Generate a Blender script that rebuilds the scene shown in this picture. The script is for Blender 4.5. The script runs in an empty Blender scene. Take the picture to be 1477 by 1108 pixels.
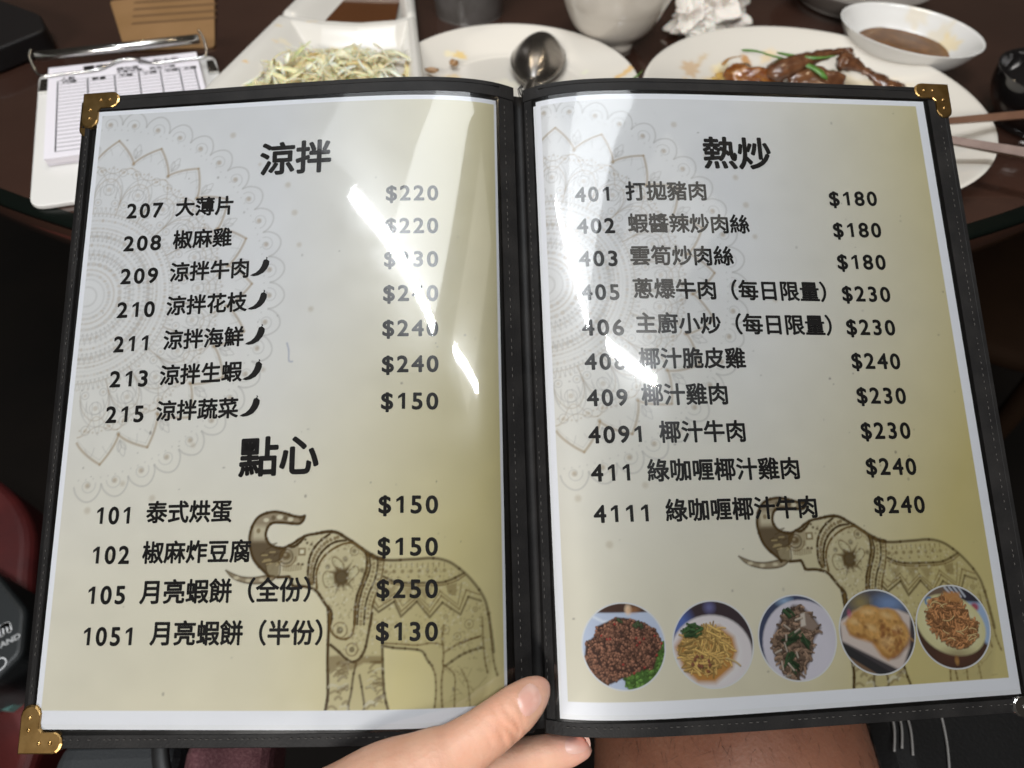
import bpy, bmesh, math, random
import numpy as np
from mathutils import Vector, Matrix
from mathutils.bvhtree import BVHTree
random.seed(7); RNG = np.random.default_rng(7)
sc = bpy.context.scene
COL = sc.collection
R = math.radians

# ------------------------------------------------------------------ camera
cam = bpy.data.cameras.new('camera'); cam_o = bpy.data.objects.new('camera', cam); COL.objects.link(cam_o)
CM = [[0.9996573, -0.0261769, 0.0], [0.0207676, 0.7930815, -0.6087614], [0.0159355, 0.6085529, 0.7933534]]
cam_o.matrix_world = Matrix([[*CM[0], 0.0], [*CM[1], 0.0], [*CM[2], 0.28], [0, 0, 0, 1]])
cam.sensor_width = 36.0; cam.lens = 879.918 / 1477 * 36.0
cam.clip_start = 0.01; cam.clip_end = 30
cam.dof.use_dof = True; cam.dof.focus_distance = 0.295; cam.dof.aperture_fstop = 7.0
sc.camera = cam_o

# ------------------------------------------------------------------ world, lamps, exposure
w = bpy.data.worlds.new('World'); sc.world = w; w.use_nodes = True
bg = w.node_tree.nodes['Background']
bg.inputs[0].default_value = (1.0, 0.86, 0.70, 1); bg.inputs[1].default_value = 0.022
sc.view_settings.view_transform = 'Standard'; sc.view_settings.look = 'None'
sc.view_settings.exposure = 0.62; sc.view_settings.gamma = 1
sc.cycles.use_denoising = True
sc.cycles.max_bounces = 8; sc.cycles.transparent_max_bounces = 12
sc.cycles.caustics_reflective = False; sc.cycles.caustics_refractive = False

def area(name, loc, ux, uy, sx, sy, radiance, col):
    """area lamp: rectangle with its long side along ux, facing down"""
    l = bpy.data.lights.new(name, 'AREA'); l.shape = 'RECTANGLE'; l.size = sx; l.size_y = sy
    l.energy = radiance * math.pi * sx * sy; l.color = col
    o = bpy.data.objects.new(name, l); COL.objects.link(o)
    x = Vector((*ux, 0)).normalized(); z = Vector((0, 0, 1)); y = z.cross(x)
    m = Matrix((x, y, z)).transposed().to_4x4(); m.translation = Vector(loc); o.matrix_world = m
    return o
ZC = 2.0
td = Vector((0.60, -0.44)).normalized(); tn = Vector((-td.y, td.x))        # tube direction, and across
def cpos(a, b, z=ZC): p = Vector((-0.42, 0.02)) + td * a + tn * b; return (p.x, p.y, z)
area('ceiling_tube', cpos(0, 0, ZC - .03), td, tn, .78, .042, 125, (0.93, 0.97, 1.0))
area('ceiling_tube', (.455, -.33, ZC - .03), (.53, -.11), tn, .54, .036, 125, (0.93, 0.97, 1.0))
area('ceiling_panel_lamp', cpos(.13, .55), td, tn, .49, 1.02, 4.0, (0.93, 0.97, 1.0))
area('ceiling_panel_lamp', cpos(-.38, .55), td, tn, .52, 1.02, 1.3, (0.93, 0.97, 1.0))
area('ceiling_panel_lamp', cpos(.84, .60), td, tn, .44, 1.00, .8, (1.0, 0.96, 0.88))
area('added_fill_lamp', (-1.6, -5.0, 2.7), (1, -.2), (0, 1), 2.8, 1.7, 31, (1.0, 0.97, 0.93))  # unseen fill lamp, added behind the camera to brighten the pages
area('table_lamp_panel', (-.2, 1.75, 2.1), (1, 0), (0, 1), 1.2, .5, 1.2, (1.0, 0.90, 0.76))
def bulb(loc, r, radiance):
    l = bpy.data.lights.new('warm_bulb', 'AREA'); l.shape = 'DISK'; l.size = 2 * r
    l.energy = radiance * math.pi * math.pi * r * r; l.color = (1.0, 0.80, 0.55)
    o = bpy.data.objects.new('warm_bulb', l); COL.objects.link(o); o.location = loc
    d = Vector((0.1, .5, .0)) - Vector(loc); o.rotation_euler = d.to_track_quat('-Z', 'Y').to_euler()
bulb((-.5, 1.5, 1.6), .04, 60); bulb((.55, 1.55, 1.7), .04, 60); bulb((1.1, 0.9, 1.7), .04, 50)

# ------------------------------------------------------------------ helpers
def thing(name, label, cat, loc, group=None):
    o = bpy.data.objects.new(name, None); COL.objects.link(o); o.location = loc
    o.empty_display_size = .02
    o['label'] = label; o['category'] = cat
    if group: o['group'] = group
    return o
def rootloc(o):
    while o.parent: o = o.parent
    return np.array(o.location)
def mesh_data(name, V, F, mat=None, smooth=True, col=None):
    V = np.asarray(V, float); me = bpy.data.meshes.new(name)
    if isinstance(F, np.ndarray):
        n, k = F.shape
        me.vertices.add(len(V)); me.vertices.foreach_set('co', V.astype(np.float32).ravel())
        me.loops.add(n * k); me.loops.foreach_set('vertex_index', F.astype(np.int32).ravel())
        me.polygons.add(n); me.polygons.foreach_set('loop_start', np.arange(0, n * k, k, dtype=np.int32))
        me.update(calc_edges=True)
    else:
        me.from_pydata(V.tolist(), [], [list(f) for f in F]); me.update()
    if smooth: me.polygons.foreach_set('use_smooth', np.ones(len(me.polygons), bool))
    if col is not None:
        a = me.color_attributes.new('Col', 'FLOAT_COLOR', 'POINT')
        c = np.ones((len(V), 4), np.float32); c[:, :3] = col
        a.data.foreach_set('color', c.ravel())
    if mat: me.materials.append(mat)
    return me
def part(name, V, F, mat, parent, smooth=True, col=None, label=None):
    V = np.asarray(V, float)
    me = mesh_data(name, V - rootloc(parent), F, mat, smooth, col)
    o = bpy.data.objects.new(name, me); COL.objects.link(o); o.parent = parent
    if label: o['label'] = label
    return o
def solo(name, V, F, mat, label, cat, group=None, smooth=True, col=None, kind=None, loc=None):
    V = np.asarray(V, float)
    if loc is None: loc = np.array([*(V[:, :2].min(0) + V[:, :2].max(0)) / 2, V[:, 2].min()])
    loc = np.asarray(loc, float)
    o = bpy.data.objects.new(name, mesh_data(name, V - loc, F, mat, smooth, col)); COL.objects.link(o); o.location = loc
    if label: o['label'] = label
    if cat: o['category'] = cat
    if group: o['group'] = group
    if kind: o['kind'] = kind
    return o
class MB:
    """gathers pieces into one mesh"""
    def __init__(s): s.V = []; s.F = []; s.C = []; s.n = 0
    def add(s, V, F, c=None):
        V = np.asarray(V, float); s.V.append(V); s.F += [[i + s.n for i in f] for f in F]; s.n += len(V)
        if c is not None: s.C.append(np.broadcast_to(np.asarray(c, float), (len(V), 3)))
        return s
    @property
    def v(s): return np.concatenate(s.V)
    @property
    def c(s): return np.concatenate(s.C) if s.C else None
def grid_faces(nr, nc, wrap=False):
    i = np.arange(nr - 1)[:, None]; j = np.arange(nc if wrap else nc - 1)[None, :]
    a = i * nc + j; b = i * nc + (j + 1) % nc
    return np.stack([a, b, b + nc, a + nc], -1).reshape(-1, 4)
def lathe(prof, c=(0, 0, 0), seg=96, sx=1, sy=1):
    prof = np.array(prof, float); t = np.linspace(0, 2 * np.pi, seg, endpoint=False)
    V = np.stack([prof[:, 0:1] * np.cos(t) * sx, prof[:, 0:1] * np.sin(t) * sy, prof[:, 1:2] + 0 * t], -1).reshape(-1, 3) + np.array(c)
    return V, grid_faces(len(prof), seg, True)
def smooth_path(P, n):
    P = np.array(P, float); k = len(P)
    t = np.linspace(0, k - 1, n); out = []
    for x in t:
        i = min(int(x), k - 2); f = x - i
        p0, p1, p2, p3 = P[max(i - 1, 0)], P[i], P[i + 1], P[min(i + 2, k - 1)]
        out.append(.5 * ((2 * p1) + (-p0 + p2) * f + (2 * p0 - 5 * p1 + 4 * p2 - p3) * f * f + (-p0 + 3 * p1 - 3 * p2 + p3) * f ** 3))
    return np.array(out)
def sweep(P, r, seg=16, flat=1.0, up=(0, 0, 1), caps=True):
    """tube along P with radius r (scalar or list); flat squashes it along the 'up' side"""
    P = np.array(P, float); n = len(P); r = np.broadcast_to(np.asarray(r, float), (n,))
    T = np.gradient(P, axis=0); T /= np.linalg.norm(T, axis=1)[:, None] + 1e-12
    up = np.broadcast_to(np.array(up, float), (n, 3))
    A = np.cross(T, up); A /= np.linalg.norm(A, axis=1)[:, None] + 1e-12
    B = np.cross(A, T)
    t = np.linspace(0, 2 * np.pi, seg, endpoint=False)
    V = P[:, None] + r[:, None, None] * (A[:, None] * np.cos(t)[None, :, None] + flat * B[:, None] * np.sin(t)[None, :, None])
    F = grid_faces(n, seg, True).tolist(); V = V.reshape(-1, 3)
    if caps: F += [list(range(seg))[::-1], list(range((n - 1) * seg, n * seg))]
    return V, F
def box(c, s, rz=0):
    c = np.array(c, float); s = np.array(s, float) / 2
    V = np.array([[x, y, z] for z in (-1, 1) for y in (-1, 1) for x in (-1, 1)], float) * s
    ca, sa = np.cos(rz), np.sin(rz); V = np.stack([V[:, 0] * ca - V[:, 1] * sa, V[:, 0] * sa + V[:, 1] * ca, V[:, 2]], 1) + c
    return V, [[0, 2, 3, 1], [4, 5, 7, 6], [0, 1, 5, 4], [2, 6, 7, 3], [0, 4, 6, 2], [1, 3, 7, 5]]
def prism(poly, z0, z1):
    n = len(poly); V = [[*p, z0] for p in poly] + [[*p, z1] for p in poly]
    return np.array(V, float), [list(range(n))[::-1], list(range(n, 2 * n))] + [[i, (i + 1) % n, n + (i + 1) % n, n + i] for i in range(n)]
def rounded(poly, r, k=6):
    out = []; n = len(poly); P = np.array(poly, float)
    for i in range(n):
        a, b, c = P[i - 1], P[i], P[(i + 1) % n]
        u = (a - b) / np.linalg.norm(a - b); v = (c - b) / np.linalg.norm(c - b)
        q = r[i] if hasattr(r, '__len__') else r
        q = min(q, .45 * np.linalg.norm(a - b), .45 * np.linalg.norm(c - b))
        for t in np.linspace(0, 1, k):
            out.append((b + u * q) * (1 - t) ** 2 + 2 * b * t * (1 - t) + (b + v * q) * t * t)
    return np.array(out)
def bevelled(o, w, seg=2):
    m = o.modifiers.new('bevel', 'BEVEL'); m.width = w; m.segments = seg; m.limit_method = 'ANGLE'; m.angle_limit = R(40); return o

# ------------------------------------------------------------------ materials
def mat(name, base=(.5, .5, .5), rough=.5, metal=0, coat=0, coat_rough=.05, noise=None, bump=None, attr=False, sss=0, spec=.5, ior=1.5):
    m = bpy.data.materials.new(name); m.use_nodes = True; nt = m.node_tree; b = nt.nodes['Principled BSDF']
    b.inputs['Base Color'].default_value = (*base, 1); b.inputs['Roughness'].default_value = rough
    b.inputs['Metallic'].default_value = metal; b.inputs['Coat Weight'].default_value = coat
    b.inputs['Coat Roughness'].default_value = coat_rough; b.inputs['IOR'].default_value = ior
    b.inputs['Specular IOR Level'].default_value = spec
    if sss:
        b.inputs['Subsurface Weight'].default_value = sss; b.inputs['Subsurface Radius'].default_value = (1, .35, .2)
        b.inputs['Subsurface Scale'].default_value = .004
    tc = nt.nodes.new('ShaderNodeTexCoord'); src = None
    if attr:
        a = nt.nodes.new('ShaderNodeAttribute'); a.attribute_name = 'Col'; src = a.outputs['Color']
        nt.links.new(src, b.inputs['Base Color'])
    if noise:                                   # (scale, second colour, detail, low, high)
        n = nt.nodes.new('ShaderNodeTexNoise'); n.inputs['Scale'].default_value = noise[0]; n.inputs['Detail'].default_value = noise[2]
        nt.links.new(tc.outputs['Object'], n.inputs['Vector'])
        rp = nt.nodes.new('ShaderNodeMapRange'); rp.inputs[1].default_value = noise[3]; rp.inputs[2].default_value = noise[4]
        nt.links.new(n.outputs['Fac'], rp.inputs[0])
        mx = nt.nodes.new('ShaderNodeMix'); mx.data_type = 'RGBA'
        nt.links.new(rp.outputs[0], mx.inputs['Factor'])
        if src: nt.links.new(src, mx.inputs['A'])
        else: mx.inputs['A'].default_value = (*base, 1)
        mx.inputs['B'].default_value = (*noise[1], 1); nt.links.new(mx.outputs['Result'], b.inputs['Base Color'])
    if bump:                                    # (scale, strength, distance, detail)
        n = nt.nodes.new('ShaderNodeTexNoise'); n.inputs['Scale'].default_value = bump[0]; n.inputs['Detail'].default_value = bump[3]
        nt.links.new(tc.outputs['Object'], n.inputs['Vector'])
        bp = nt.nodes.new('ShaderNodeBump'); bp.inputs['Strength'].default_value = bump[1]; bp.inputs['Distance'].default_value = bump[2]
        nt.links.new(n.outputs['Fac'], bp.inputs['Height']); nt.links.new(bp.outputs[0], b.inputs['Normal'])
    return m
M = {}
M['paper_print'] = mat('printed_paper', attr=True, rough=.8, spec=.15)
M['paper'] = mat('white_paper', (.86, .86, .88), .6)
M['photo'] = mat('photo_print', attr=True, rough=.8, spec=.15)
M['ink'] = mat('black_ink', (.017, .0155, .015), .85, spec=.1)
M['leather'] = mat('black_leatherette', (.008, .0075, .0075), .5, spec=.14, noise=(60, (.014, .013, .0125), 3, .4, .7), bump=(900, .35, .0004, 4))
M['thread'] = mat('grey_thread', (.06, .056, .052), .8, spec=.2)
M['brass'] = mat('brass', (.40, .25, .095), .30, 1, noise=(150, (.28, .165, .055), 4, .4, .7), bump=(300, .06, .0005, 2))
M['steel'] = mat('steel', (.62, .61, .59), .20, 1, noise=(120, (.45, .44, .42), 4, .45, .75))
M['spoon'] = mat('spoon_steel', (.50, .48, .46), .24, 1, noise=(90, (.36, .34, .32), 5, .4, .7), bump=(500, .05, .0004, 3))
M['china'] = mat('white_china', (.54, .50, .445), .16, coat=.3, coat_rough=.04)
M['china_stain'] = mat('stained_china', attr=True, rough=.2, coat=.3, coat_rough=.05)
M['board'] = mat('white_board', (.60, .585, .56), .45)
M['tissue'] = mat('tissue_paper', (.60, .56, .51), .95, bump=(260, .5, .0015, 5), sss=.3, spec=.1)
def sleeve_mat():
    m = bpy.data.materials.new('clear_vinyl'); m.use_nodes = True; nt = m.node_tree; nt.nodes.clear()
    out = nt.nodes.new('ShaderNodeOutputMaterial'); tr = nt.nodes.new('ShaderNodeBsdfTransparent'); tr.inputs[0].default_value = (.985, .985, .98, 1)
    g1 = nt.nodes.new('ShaderNodeBsdfGlossy'); g1.inputs['Roughness'].default_value = .042
    g2 = nt.nodes.new('ShaderNodeBsdfGlossy'); g2.inputs['Roughness'].default_value = .23
    mg = nt.nodes.new('ShaderNodeMixShader'); mg.inputs[0].default_value = .28
    fr = nt.nodes.new('ShaderNodeFresnel'); fr.inputs['IOR'].default_value = 1.78
    mx = nt.nodes.new('ShaderNodeMixShader')
    tc = nt.nodes.new('ShaderNodeTexCoord')
    n1 = nt.nodes.new('ShaderNodeTexNoise'); n1.inputs['Scale'].default_value = 14; n1.inputs['Detail'].default_value = 1.5
    n2 = nt.nodes.new('ShaderNodeTexNoise'); n2.inputs['Scale'].default_value = 420; n2.inputs['Detail'].default_value = 4
    nt.links.new(tc.outputs['Object'], n1.inputs['Vector']); nt.links.new(tc.outputs['Object'], n2.inputs['Vector'])
    b1 = nt.nodes.new('ShaderNodeBump'); b1.inputs['Strength'].default_value = .018; b1.inputs['Distance'].default_value = .0012
    b2 = nt.nodes.new('ShaderNodeBump'); b2.inputs['Strength'].default_value = .10; b2.inputs['Distance'].default_value = .0002
    nt.links.new(n1.outputs['Fac'], b1.inputs['Height']); nt.links.new(n2.outputs['Fac'], b2.inputs['Height'])
    n3 = nt.nodes.new('ShaderNodeTexNoise'); n3.inputs['Scale'].default_value = 26; n3.inputs['Detail'].default_value = 5; n3.inputs['Distortion'].default_value = 1.2
    nt.links.new(tc.outputs['Object'], n3.inputs['Vector']); r3 = nt.nodes.new('ShaderNodeMapRange'); r3.inputs[1].default_value = .35; r3.inputs[2].default_value = .7; r3.inputs[3].default_value = .12; r3.inputs[4].default_value = .42
    nt.links.new(n3.outputs['Fac'], r3.inputs[0]); nt.links.new(r3.outputs[0], mg.inputs[0])
    nt.links.new(b1.outputs[0], b2.inputs['Normal'])
    nt.links.new(b1.outputs[0], g1.inputs['Normal']); nt.links.new(b2.outputs[0], g2.inputs['Normal'])
    nt.links.new(g1.outputs[0], mg.inputs[1]); nt.links.new(g2.outputs[0], mg.inputs[2])
    nt.links.new(fr.outputs[0], mx.inputs[0]); nt.links.new(tr.outputs[0], mx.inputs[1]); nt.links.new(mg.outputs[0], mx.inputs[2])
    nt.links.new(mx.outputs[0], out.inputs[0]); return m
M['vinyl'] = sleeve_mat()
def wood_mat():
    m = mat('dark_table_wood', (.030, .014, .010), .16, coat=.9, coat_rough=.05, noise=(5, (.046, .022, .015), 5, .35, .75))
    return m
M['wood'] = wood_mat()
TXT = [
    (-1, '207', 'n', 20.8, 60.4, 39.9, 60.7),
    (-1, '大薄片', 'd', 46.5, 61.1, 76.5, 61.5),
    (-1, '208', 'n', 20.7, 77.9, 40.3, 78.1),
    (-1, '椒麻雞', 'd', 46.4, 78.4, 76.8, 78.2),
    (-1, '209', 'n', 20.7, 95.1, 40.1, 95.2),
    (-1, '涼拌牛肉', 'd', 46.1, 95.5, 86.3, 94.9),
    (-1, '210', 'n', 20.5, 112.4, 39.9, 112.5),
    (-1, '涼拌花枝', 'd', 45.7, 112.7, 86.3, 111.9),
    (-1, '211', 'n', 20.4, 129.7, 37.8, 129.5),
    (-1, '涼拌海鮮', 'd', 45.5, 129.8, 85.7, 129.2),
    (-1, '213', 'n', 20.1, 146.9, 39.2, 147.0),
    (-1, '涼拌生蝦', 'd', 45.1, 147.2, 85.8, 146.3),
    (-1, '215', 'n', 19.8, 164.1, 38.6, 164.1),
    (-1, '涼拌蔬菜', 'd', 44.8, 164.4, 84.9, 163.8),
    (-1, '$220', 'p', 153.6, 57.5, 179.4, 57.7),
    (-1, '$220', 'p', 153.5, 74.7, 179.4, 74.9),
    (-1, '$230', 'p', 153.2, 91.8, 179.4, 92.2),
    (-1, '$240', 'p', 153.0, 109.1, 179.4, 109.5),
    (-1, '$240', 'p', 152.9, 126.4, 179.4, 126.9),
    (-1, '$240', 'p', 152.9, 143.9, 179.5, 144.2),
    (-1, '$150', 'p', 152.8, 161.4, 179.4, 162.0),
    (-1, '101', 'n', 20.0, 211.2, 36.0, 211.3),
    (-1, '泰式烘蛋', 'd', 43.9, 211.5, 84.7, 211.6),
    (-1, '102', 'n', 19.8, 228.9, 37.4, 229.0),
    (-1, '椒麻炸豆腐', 'd', 43.5, 229.4, 94.5, 229.4),
    (-1, '105', 'n', 19.4, 246.5, 37.0, 246.5),
    (-1, '月亮蝦餅（全份）', 'd', 43.8, 247.1, 122.7, 246.7),
    (-1, '1051', 'n', 19.1, 264.2, 41.8, 264.3),
    (-1, '月亮蝦餅（半份）', 'd', 50.1, 264.7, 128.6, 264.9),
    (-1, '$150', 'p', 152.4, 208.7, 179.3, 209.3),
    (-1, '$150', 'p', 152.3, 227.1, 179.2, 227.8),
    (-1, '$250', 'p', 152.1, 245.2, 179.2, 245.9),
    (-1, '$130', 'p', 152.1, 263.1, 179.2, 263.8),
    (-1, '涼拌', 'h', 89.0, 41.6, 125.7, 41.1),
    (-1, '點心', 'h', 86.6, 191.5, 124.4, 190.8),
    (1, '熱炒', 'h', 84.6, 41.9, 121.0, 42.0),
    (1, '401', 'n', 17.6, 58.6, 34.7, 59.0),
    (1, '打拋豬肉', 'd', 42.9, 59.4, 84.3, 59.3),
    (1, '402', 'n', 17.8, 75.4, 36.5, 76.0),
    (1, '蝦醬辣炒肉絲', 'd', 42.9, 76.3, 105.1, 77.0),
    (1, '403', 'n', 17.8, 92.5, 36.7, 93.1),
    (1, '雲筍炒肉絲', 'd', 42.9, 93.3, 95.1, 93.9),
    (1, '405', 'n', 18.0, 109.6, 36.5, 110.4),
    (1, '蔥爆牛肉（每日限量）', 'd', 43.2, 110.3, 141.5, 112.8),
    (1, '406', 'n', 17.5, 127.4, 37.6, 128.1),
    (1, '主廚小炒（每日限量）', 'd', 43.3, 127.7, 142.2, 130.1),
    (1, '408', 'n', 17.8, 144.2, 37.3, 144.8),
    (1, '椰汁脆皮雞', 'd', 43.6, 145.0, 96.0, 145.8),
    (1, '409', 'n', 17.9, 161.7, 37.1, 162.1),
    (1, '椰汁雞肉', 'd', 43.6, 162.6, 85.3, 163.1),
    (1, '4091', 'n', 17.7, 179.2, 42.4, 179.6),
    (1, '椰汁牛肉', 'd', 50.7, 180.4, 92.2, 181.0),
    (1, '411', 'n', 17.9, 196.8, 35.8, 197.1),
    (1, '綠咖喱椰汁雞肉', 'd', 43.8, 198.0, 116.8, 199.1),
    (1, '4111', 'n', 18.1, 215.4, 43.0, 215.7),
    (1, '綠咖喱椰汁牛肉', 'd', 50.9, 216.3, 123.3, 217.1),
    (1, '$180', 'p', 149.6, 61.1, 176.0, 60.7),
    (1, '$180', 'p', 149.5, 78.2, 175.8, 78.1),
    (1, '$180', 'p', 149.5, 95.3, 175.7, 95.5),
    (1, '$230', 'p', 149.8, 112.0, 175.6, 112.6),
    (1, '$230', 'p', 149.7, 129.3, 175.6, 129.9),
    (1, '$240', 'p', 150.1, 146.4, 175.7, 147.1),
    (1, '$230', 'p', 150.4, 163.6, 176.0, 164.4),
    (1, '$230', 'p', 150.2, 180.8, 175.7, 181.4),
    (1, '$240', 'p', 150.3, 197.9, 176.0, 198.7),
    (1, '$240', 'p', 151.8, 215.9, 177.5, 216.6),
]
ART = {
    'trunk_out': [[118.6,209.5],[116.6,209.8],[113.5,209.3],[109.2,208.0],[105.0,207.3],[100.8,207.8],[97.2,209.5],[95.0,212.5],[93.8,216.0],[93.5,219.5],[94.1,223.4],[95.5,227.4],[97.7,230.4],[100.4,232.9],[102.4,234.7],[103.2,235.8]],
    'trunk_in': [[118.6,209.5],[118.1,211.3],[116.2,212.8],[112.5,212.6],[108.3,212.2],[104.7,212.1],[102.6,213.0],[101.4,215.1],[101.0,217.6],[101.9,220.1],[103.6,221.9],[106.2,223.0],[109.4,223.3],[111.9,222.4],[114.5,221.1],[117.0,219.4],[120.1,218.0],[123.7,217.4],[126.7,216.9]],
    'head_top': [[126.7,216.9],[130.3,216.5],[134.0,217.1],[137.6,219.2],[141.3,221.5],[144.9,224.0],[148.5,226.3],[152.1,228.1],[155.1,228.9]],
    'face': [[118.9,218.4],[117.0,220.9],[114.0,222.8],[111.9,222.4]],
    'band1': [[130.4,217.6],[126.3,220.5],[123.4,223.9],[121.7,227.8],[121.2,231.7],[121.2,236.1],[122.4,239.2]],
    'band2': [[137.9,220.5],[133.1,221.1],[129.0,223.5],[126.0,226.9],[124.4,230.8],[123.7,234.7],[124.0,238.8]],
    'ear': [[147.2,226.8],[144.9,224.3],[141.8,222.0],[139.2,221.6],[135.7,222.4],[131.6,224.5],[128.1,227.4],[125.8,231.3],[124.9,235.6],[125.4,241.0]],
    'earr': [[147.2,226.3],[147.6,229.2],[147.4,233.1],[146.3,236.5],[145.0,240.3],[143.6,244.1],[142.9,248.8],[142.8,253.6],[142.6,256.3]],
    'neck1': [[148.5,226.8],[149.1,232.2],[147.7,237.0],[145.8,241.7],[144.6,246.5],[144.0,251.2],[143.8,256.3]],
    'neck2': [[152.3,228.3],[152.4,232.2],[151.2,238.0],[148.8,243.2],[147.4,248.0],[147.0,252.2],[146.8,256.4]],
    'neck3': [[155.1,229.4],[154.7,234.2],[153.3,240.0],[151.4,245.2],[150.2,249.9],[149.8,256.4]],
    'jaw': [[107.3,236.0],[110.4,235.9],[112.7,236.0],[113.7,238.1],[114.7,239.8],[118.8,240.0],[122.9,240.9],[125.5,242.4],[127.7,245.3],[129.8,248.2],[131.8,250.3],[132.4,253.0],[131.8,256.2]],
    'tusk': [[83.3,232.7],[87.0,234.4],[91.2,235.7],[96.4,236.0],[102.6,235.2],[106.3,235.9],[103.3,238.0],[98.1,238.6],[92.9,238.2],[88.2,236.8],[85.5,235.1]],
    'mouth': [[101.7,231.4],[102.6,234.4],[104.2,235.8],[107.3,235.9],[108.3,233.5],[107.8,229.6],[104.4,229.5]],
    'leafa': [[137.2,232.9],[133.4,231.9],[132.0,229.4],[132.7,227.7],[135.3,228.8],[137.2,231.0],[137.2,232.9]],
    'leafb': [[132.9,234.8],[129.3,233.8],[127.9,236.7],[129.5,240.5],[133.6,240.1]],
    'leafc': [[139.5,233.9],[142.5,231.6],[144.1,234.0],[141.6,236.9],[138.7,239.7]],
    'back': [[147.4,226.6],[152.5,228.9],[158.5,229.5],[164.6,229.4],[170.6,229.2],[175.6,229.0],[180.1,229.5],[184.6,231.1],[188.6,233.9],[192.1,237.0],[195.6,241.0],[198.1,244.5],[200.1,248.4],[201.0,252.3],[201.9,257.6],[202.9,264.8],[203.4,269.9]],
    'saddle': [[155.1,236.4],[159.6,238.5],[164.7,239.3],[173.6,239.5],[180.6,239.5],[185.1,238.4],[190.6,235.9]],
    'saddle2': [[155.1,237.9],[159.7,239.7],[164.7,240.5],[173.6,240.8],[181.1,240.7],[186.6,239.4],[191.1,236.9]],
    'zig1': [[150.6,248.8],[153.1,251.4],[160.0,247.1],[163.0,253.5],[169.9,247.3],[175.6,254.1],[181.1,248.1],[189.0,253.4],[192.5,246.1],[198.1,248.1]],
    'zig2': [[151.0,246.4],[153.1,249.5],[160.0,245.4],[163.0,251.4],[169.9,245.6],[175.6,252.0],[180.6,245.2],[188.5,251.2],[191.6,243.2],[197.6,245.4]],
    'zig3': [[153.3,246.0],[155.3,247.4],[160.2,243.7],[163.7,249.0],[169.7,244.4],[175.6,249.8],[180.1,243.3],[187.8,249.3],[189.6,240.3]],
    'hem': [[188.4,265.8],[192.9,264.2],[197.9,262.8]],
    'belly': [[155.0,265.4],[160.5,266.4],[166.6,266.9],[172.2,268.0],[174.6,271.7],[176.7,274.2]],
    'belly2': [[155.3,264.3],[164.2,265.0],[170.3,265.5],[176.4,264.8],[181.6,265.8]],
    'legr': [[155.0,265.4],[155.3,274.1],[155.7,280.9],[156.5,286.6],[157.9,291.4]],
    'legl': [[130.6,249.8],[131.2,256.3],[131.1,268.0],[131.5,279.5],[131.7,285.2],[130.8,291.4]],
    'gap': [[143.7,272.5],[142.6,277.3],[141.8,284.2],[140.9,291.5],[147.3,291.6],[146.7,284.2],[145.3,277.4]],
    'bib': [[132.3,264.8],[135.8,267.5],[139.0,270.4],[142.1,271.9],[145.2,270.5],[147.3,267.0],[148.4,262.4],[150.3,251.9]],
    'bib2': [[131.6,251.6],[132.1,258.7],[136.3,262.2],[140.6,261.7],[142.4,257.6],[142.5,249.4]],
    'thigh': [[181.7,257.6],[181.0,263.2],[181.6,269.0],[181.3,273.6],[182.5,274.5]],
    'arc1': [[182.5,274.3],[188.7,270.5],[193.6,268.7],[198.3,267.7]],
    'arc2': [[182.5,268.5],[189.9,264.7],[197.7,263.1]],
    'hl1': [[176.4,274.0],[178.0,278.1],[178.3,284.9],[177.7,291.1]],
    'hl2': [[181.6,274.2],[180.7,280.5],[180.7,286.2],[181.0,291.0]],
    'hl3': [[182.5,274.5],[186.2,278.4],[186.3,285.3],[186.1,291.2]],
    'hl4': [[189.2,276.3],[191.6,281.0],[192.5,286.8],[192.8,291.3]],
    'tail1': [[198.6,255.2],[198.8,264.1],[199.5,272.9],[200.6,278.2]],
    'tail2': [[201.6,253.0],[202.4,264.3],[203.5,274.4],[205.0,279.7]],
}
# ------------------------------------------------------------------ the open menu: two bent panels hinged at the spine
PR = dict(rx=-0.174214, ry=0.0140215, rz=0.0302557, tx=0.0077534, ty=0.0049586, tz=0.2999351)
PAN = {-1: dict(a=-0.083874, b=0.7221868, c=0.0268377, s0=0.0151011, yo=-0.0037108, dl=-0.0086841, W=0.2091356, cw=.2346),
       1: dict(a=-0.0838703, b=0.7121405, c=0.0238110, s0=0.0109195, yo=-0.0045202, dl=0.0035244, W=0.2112030, cw=.2357)}
YT, YB, SH = 0.15354, -0.16300, 0.297
def _rot(rx, ry, rz):
    cx, sx, cy, sy, cz, sz = np.cos(rx), np.sin(rx), np.cos(ry), np.sin(ry), np.cos(rz), np.sin(rz)
    return np.array([[1, 0, 0], [0, cx, -sx], [0, sx, cx]]) @ np.array([[cy, 0, sy], [0, 1, 0], [-sy, 0, cy]]) @ np.array([[cz, -sz, 0], [sz, cz, 0], [0, 0, 1]])
MROT = np.array(CM) @ _rot(PR['rx'], PR['ry'], PR['rz'])
MLOC = np.array(CM) @ np.array([PR['tx'], PR['ty'], -PR['tz']]) + np.array([0, 0, .28])
_g = np.linspace(0, .26, 1041)
for q in PAN.values():
    th = q['a'] + q['b'] * np.exp(-_g / q['c']); d_ = _g[1]
    q['th'] = th; q['x'] = np.concatenate([[0], np.cumsum(np.cos((th[1:] + th[:-1]) / 2)) * d_]); q['z'] = np.concatenate([[0], np.cumsum(np.sin((th[1:] + th[:-1]) / 2)) * d_])
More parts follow.
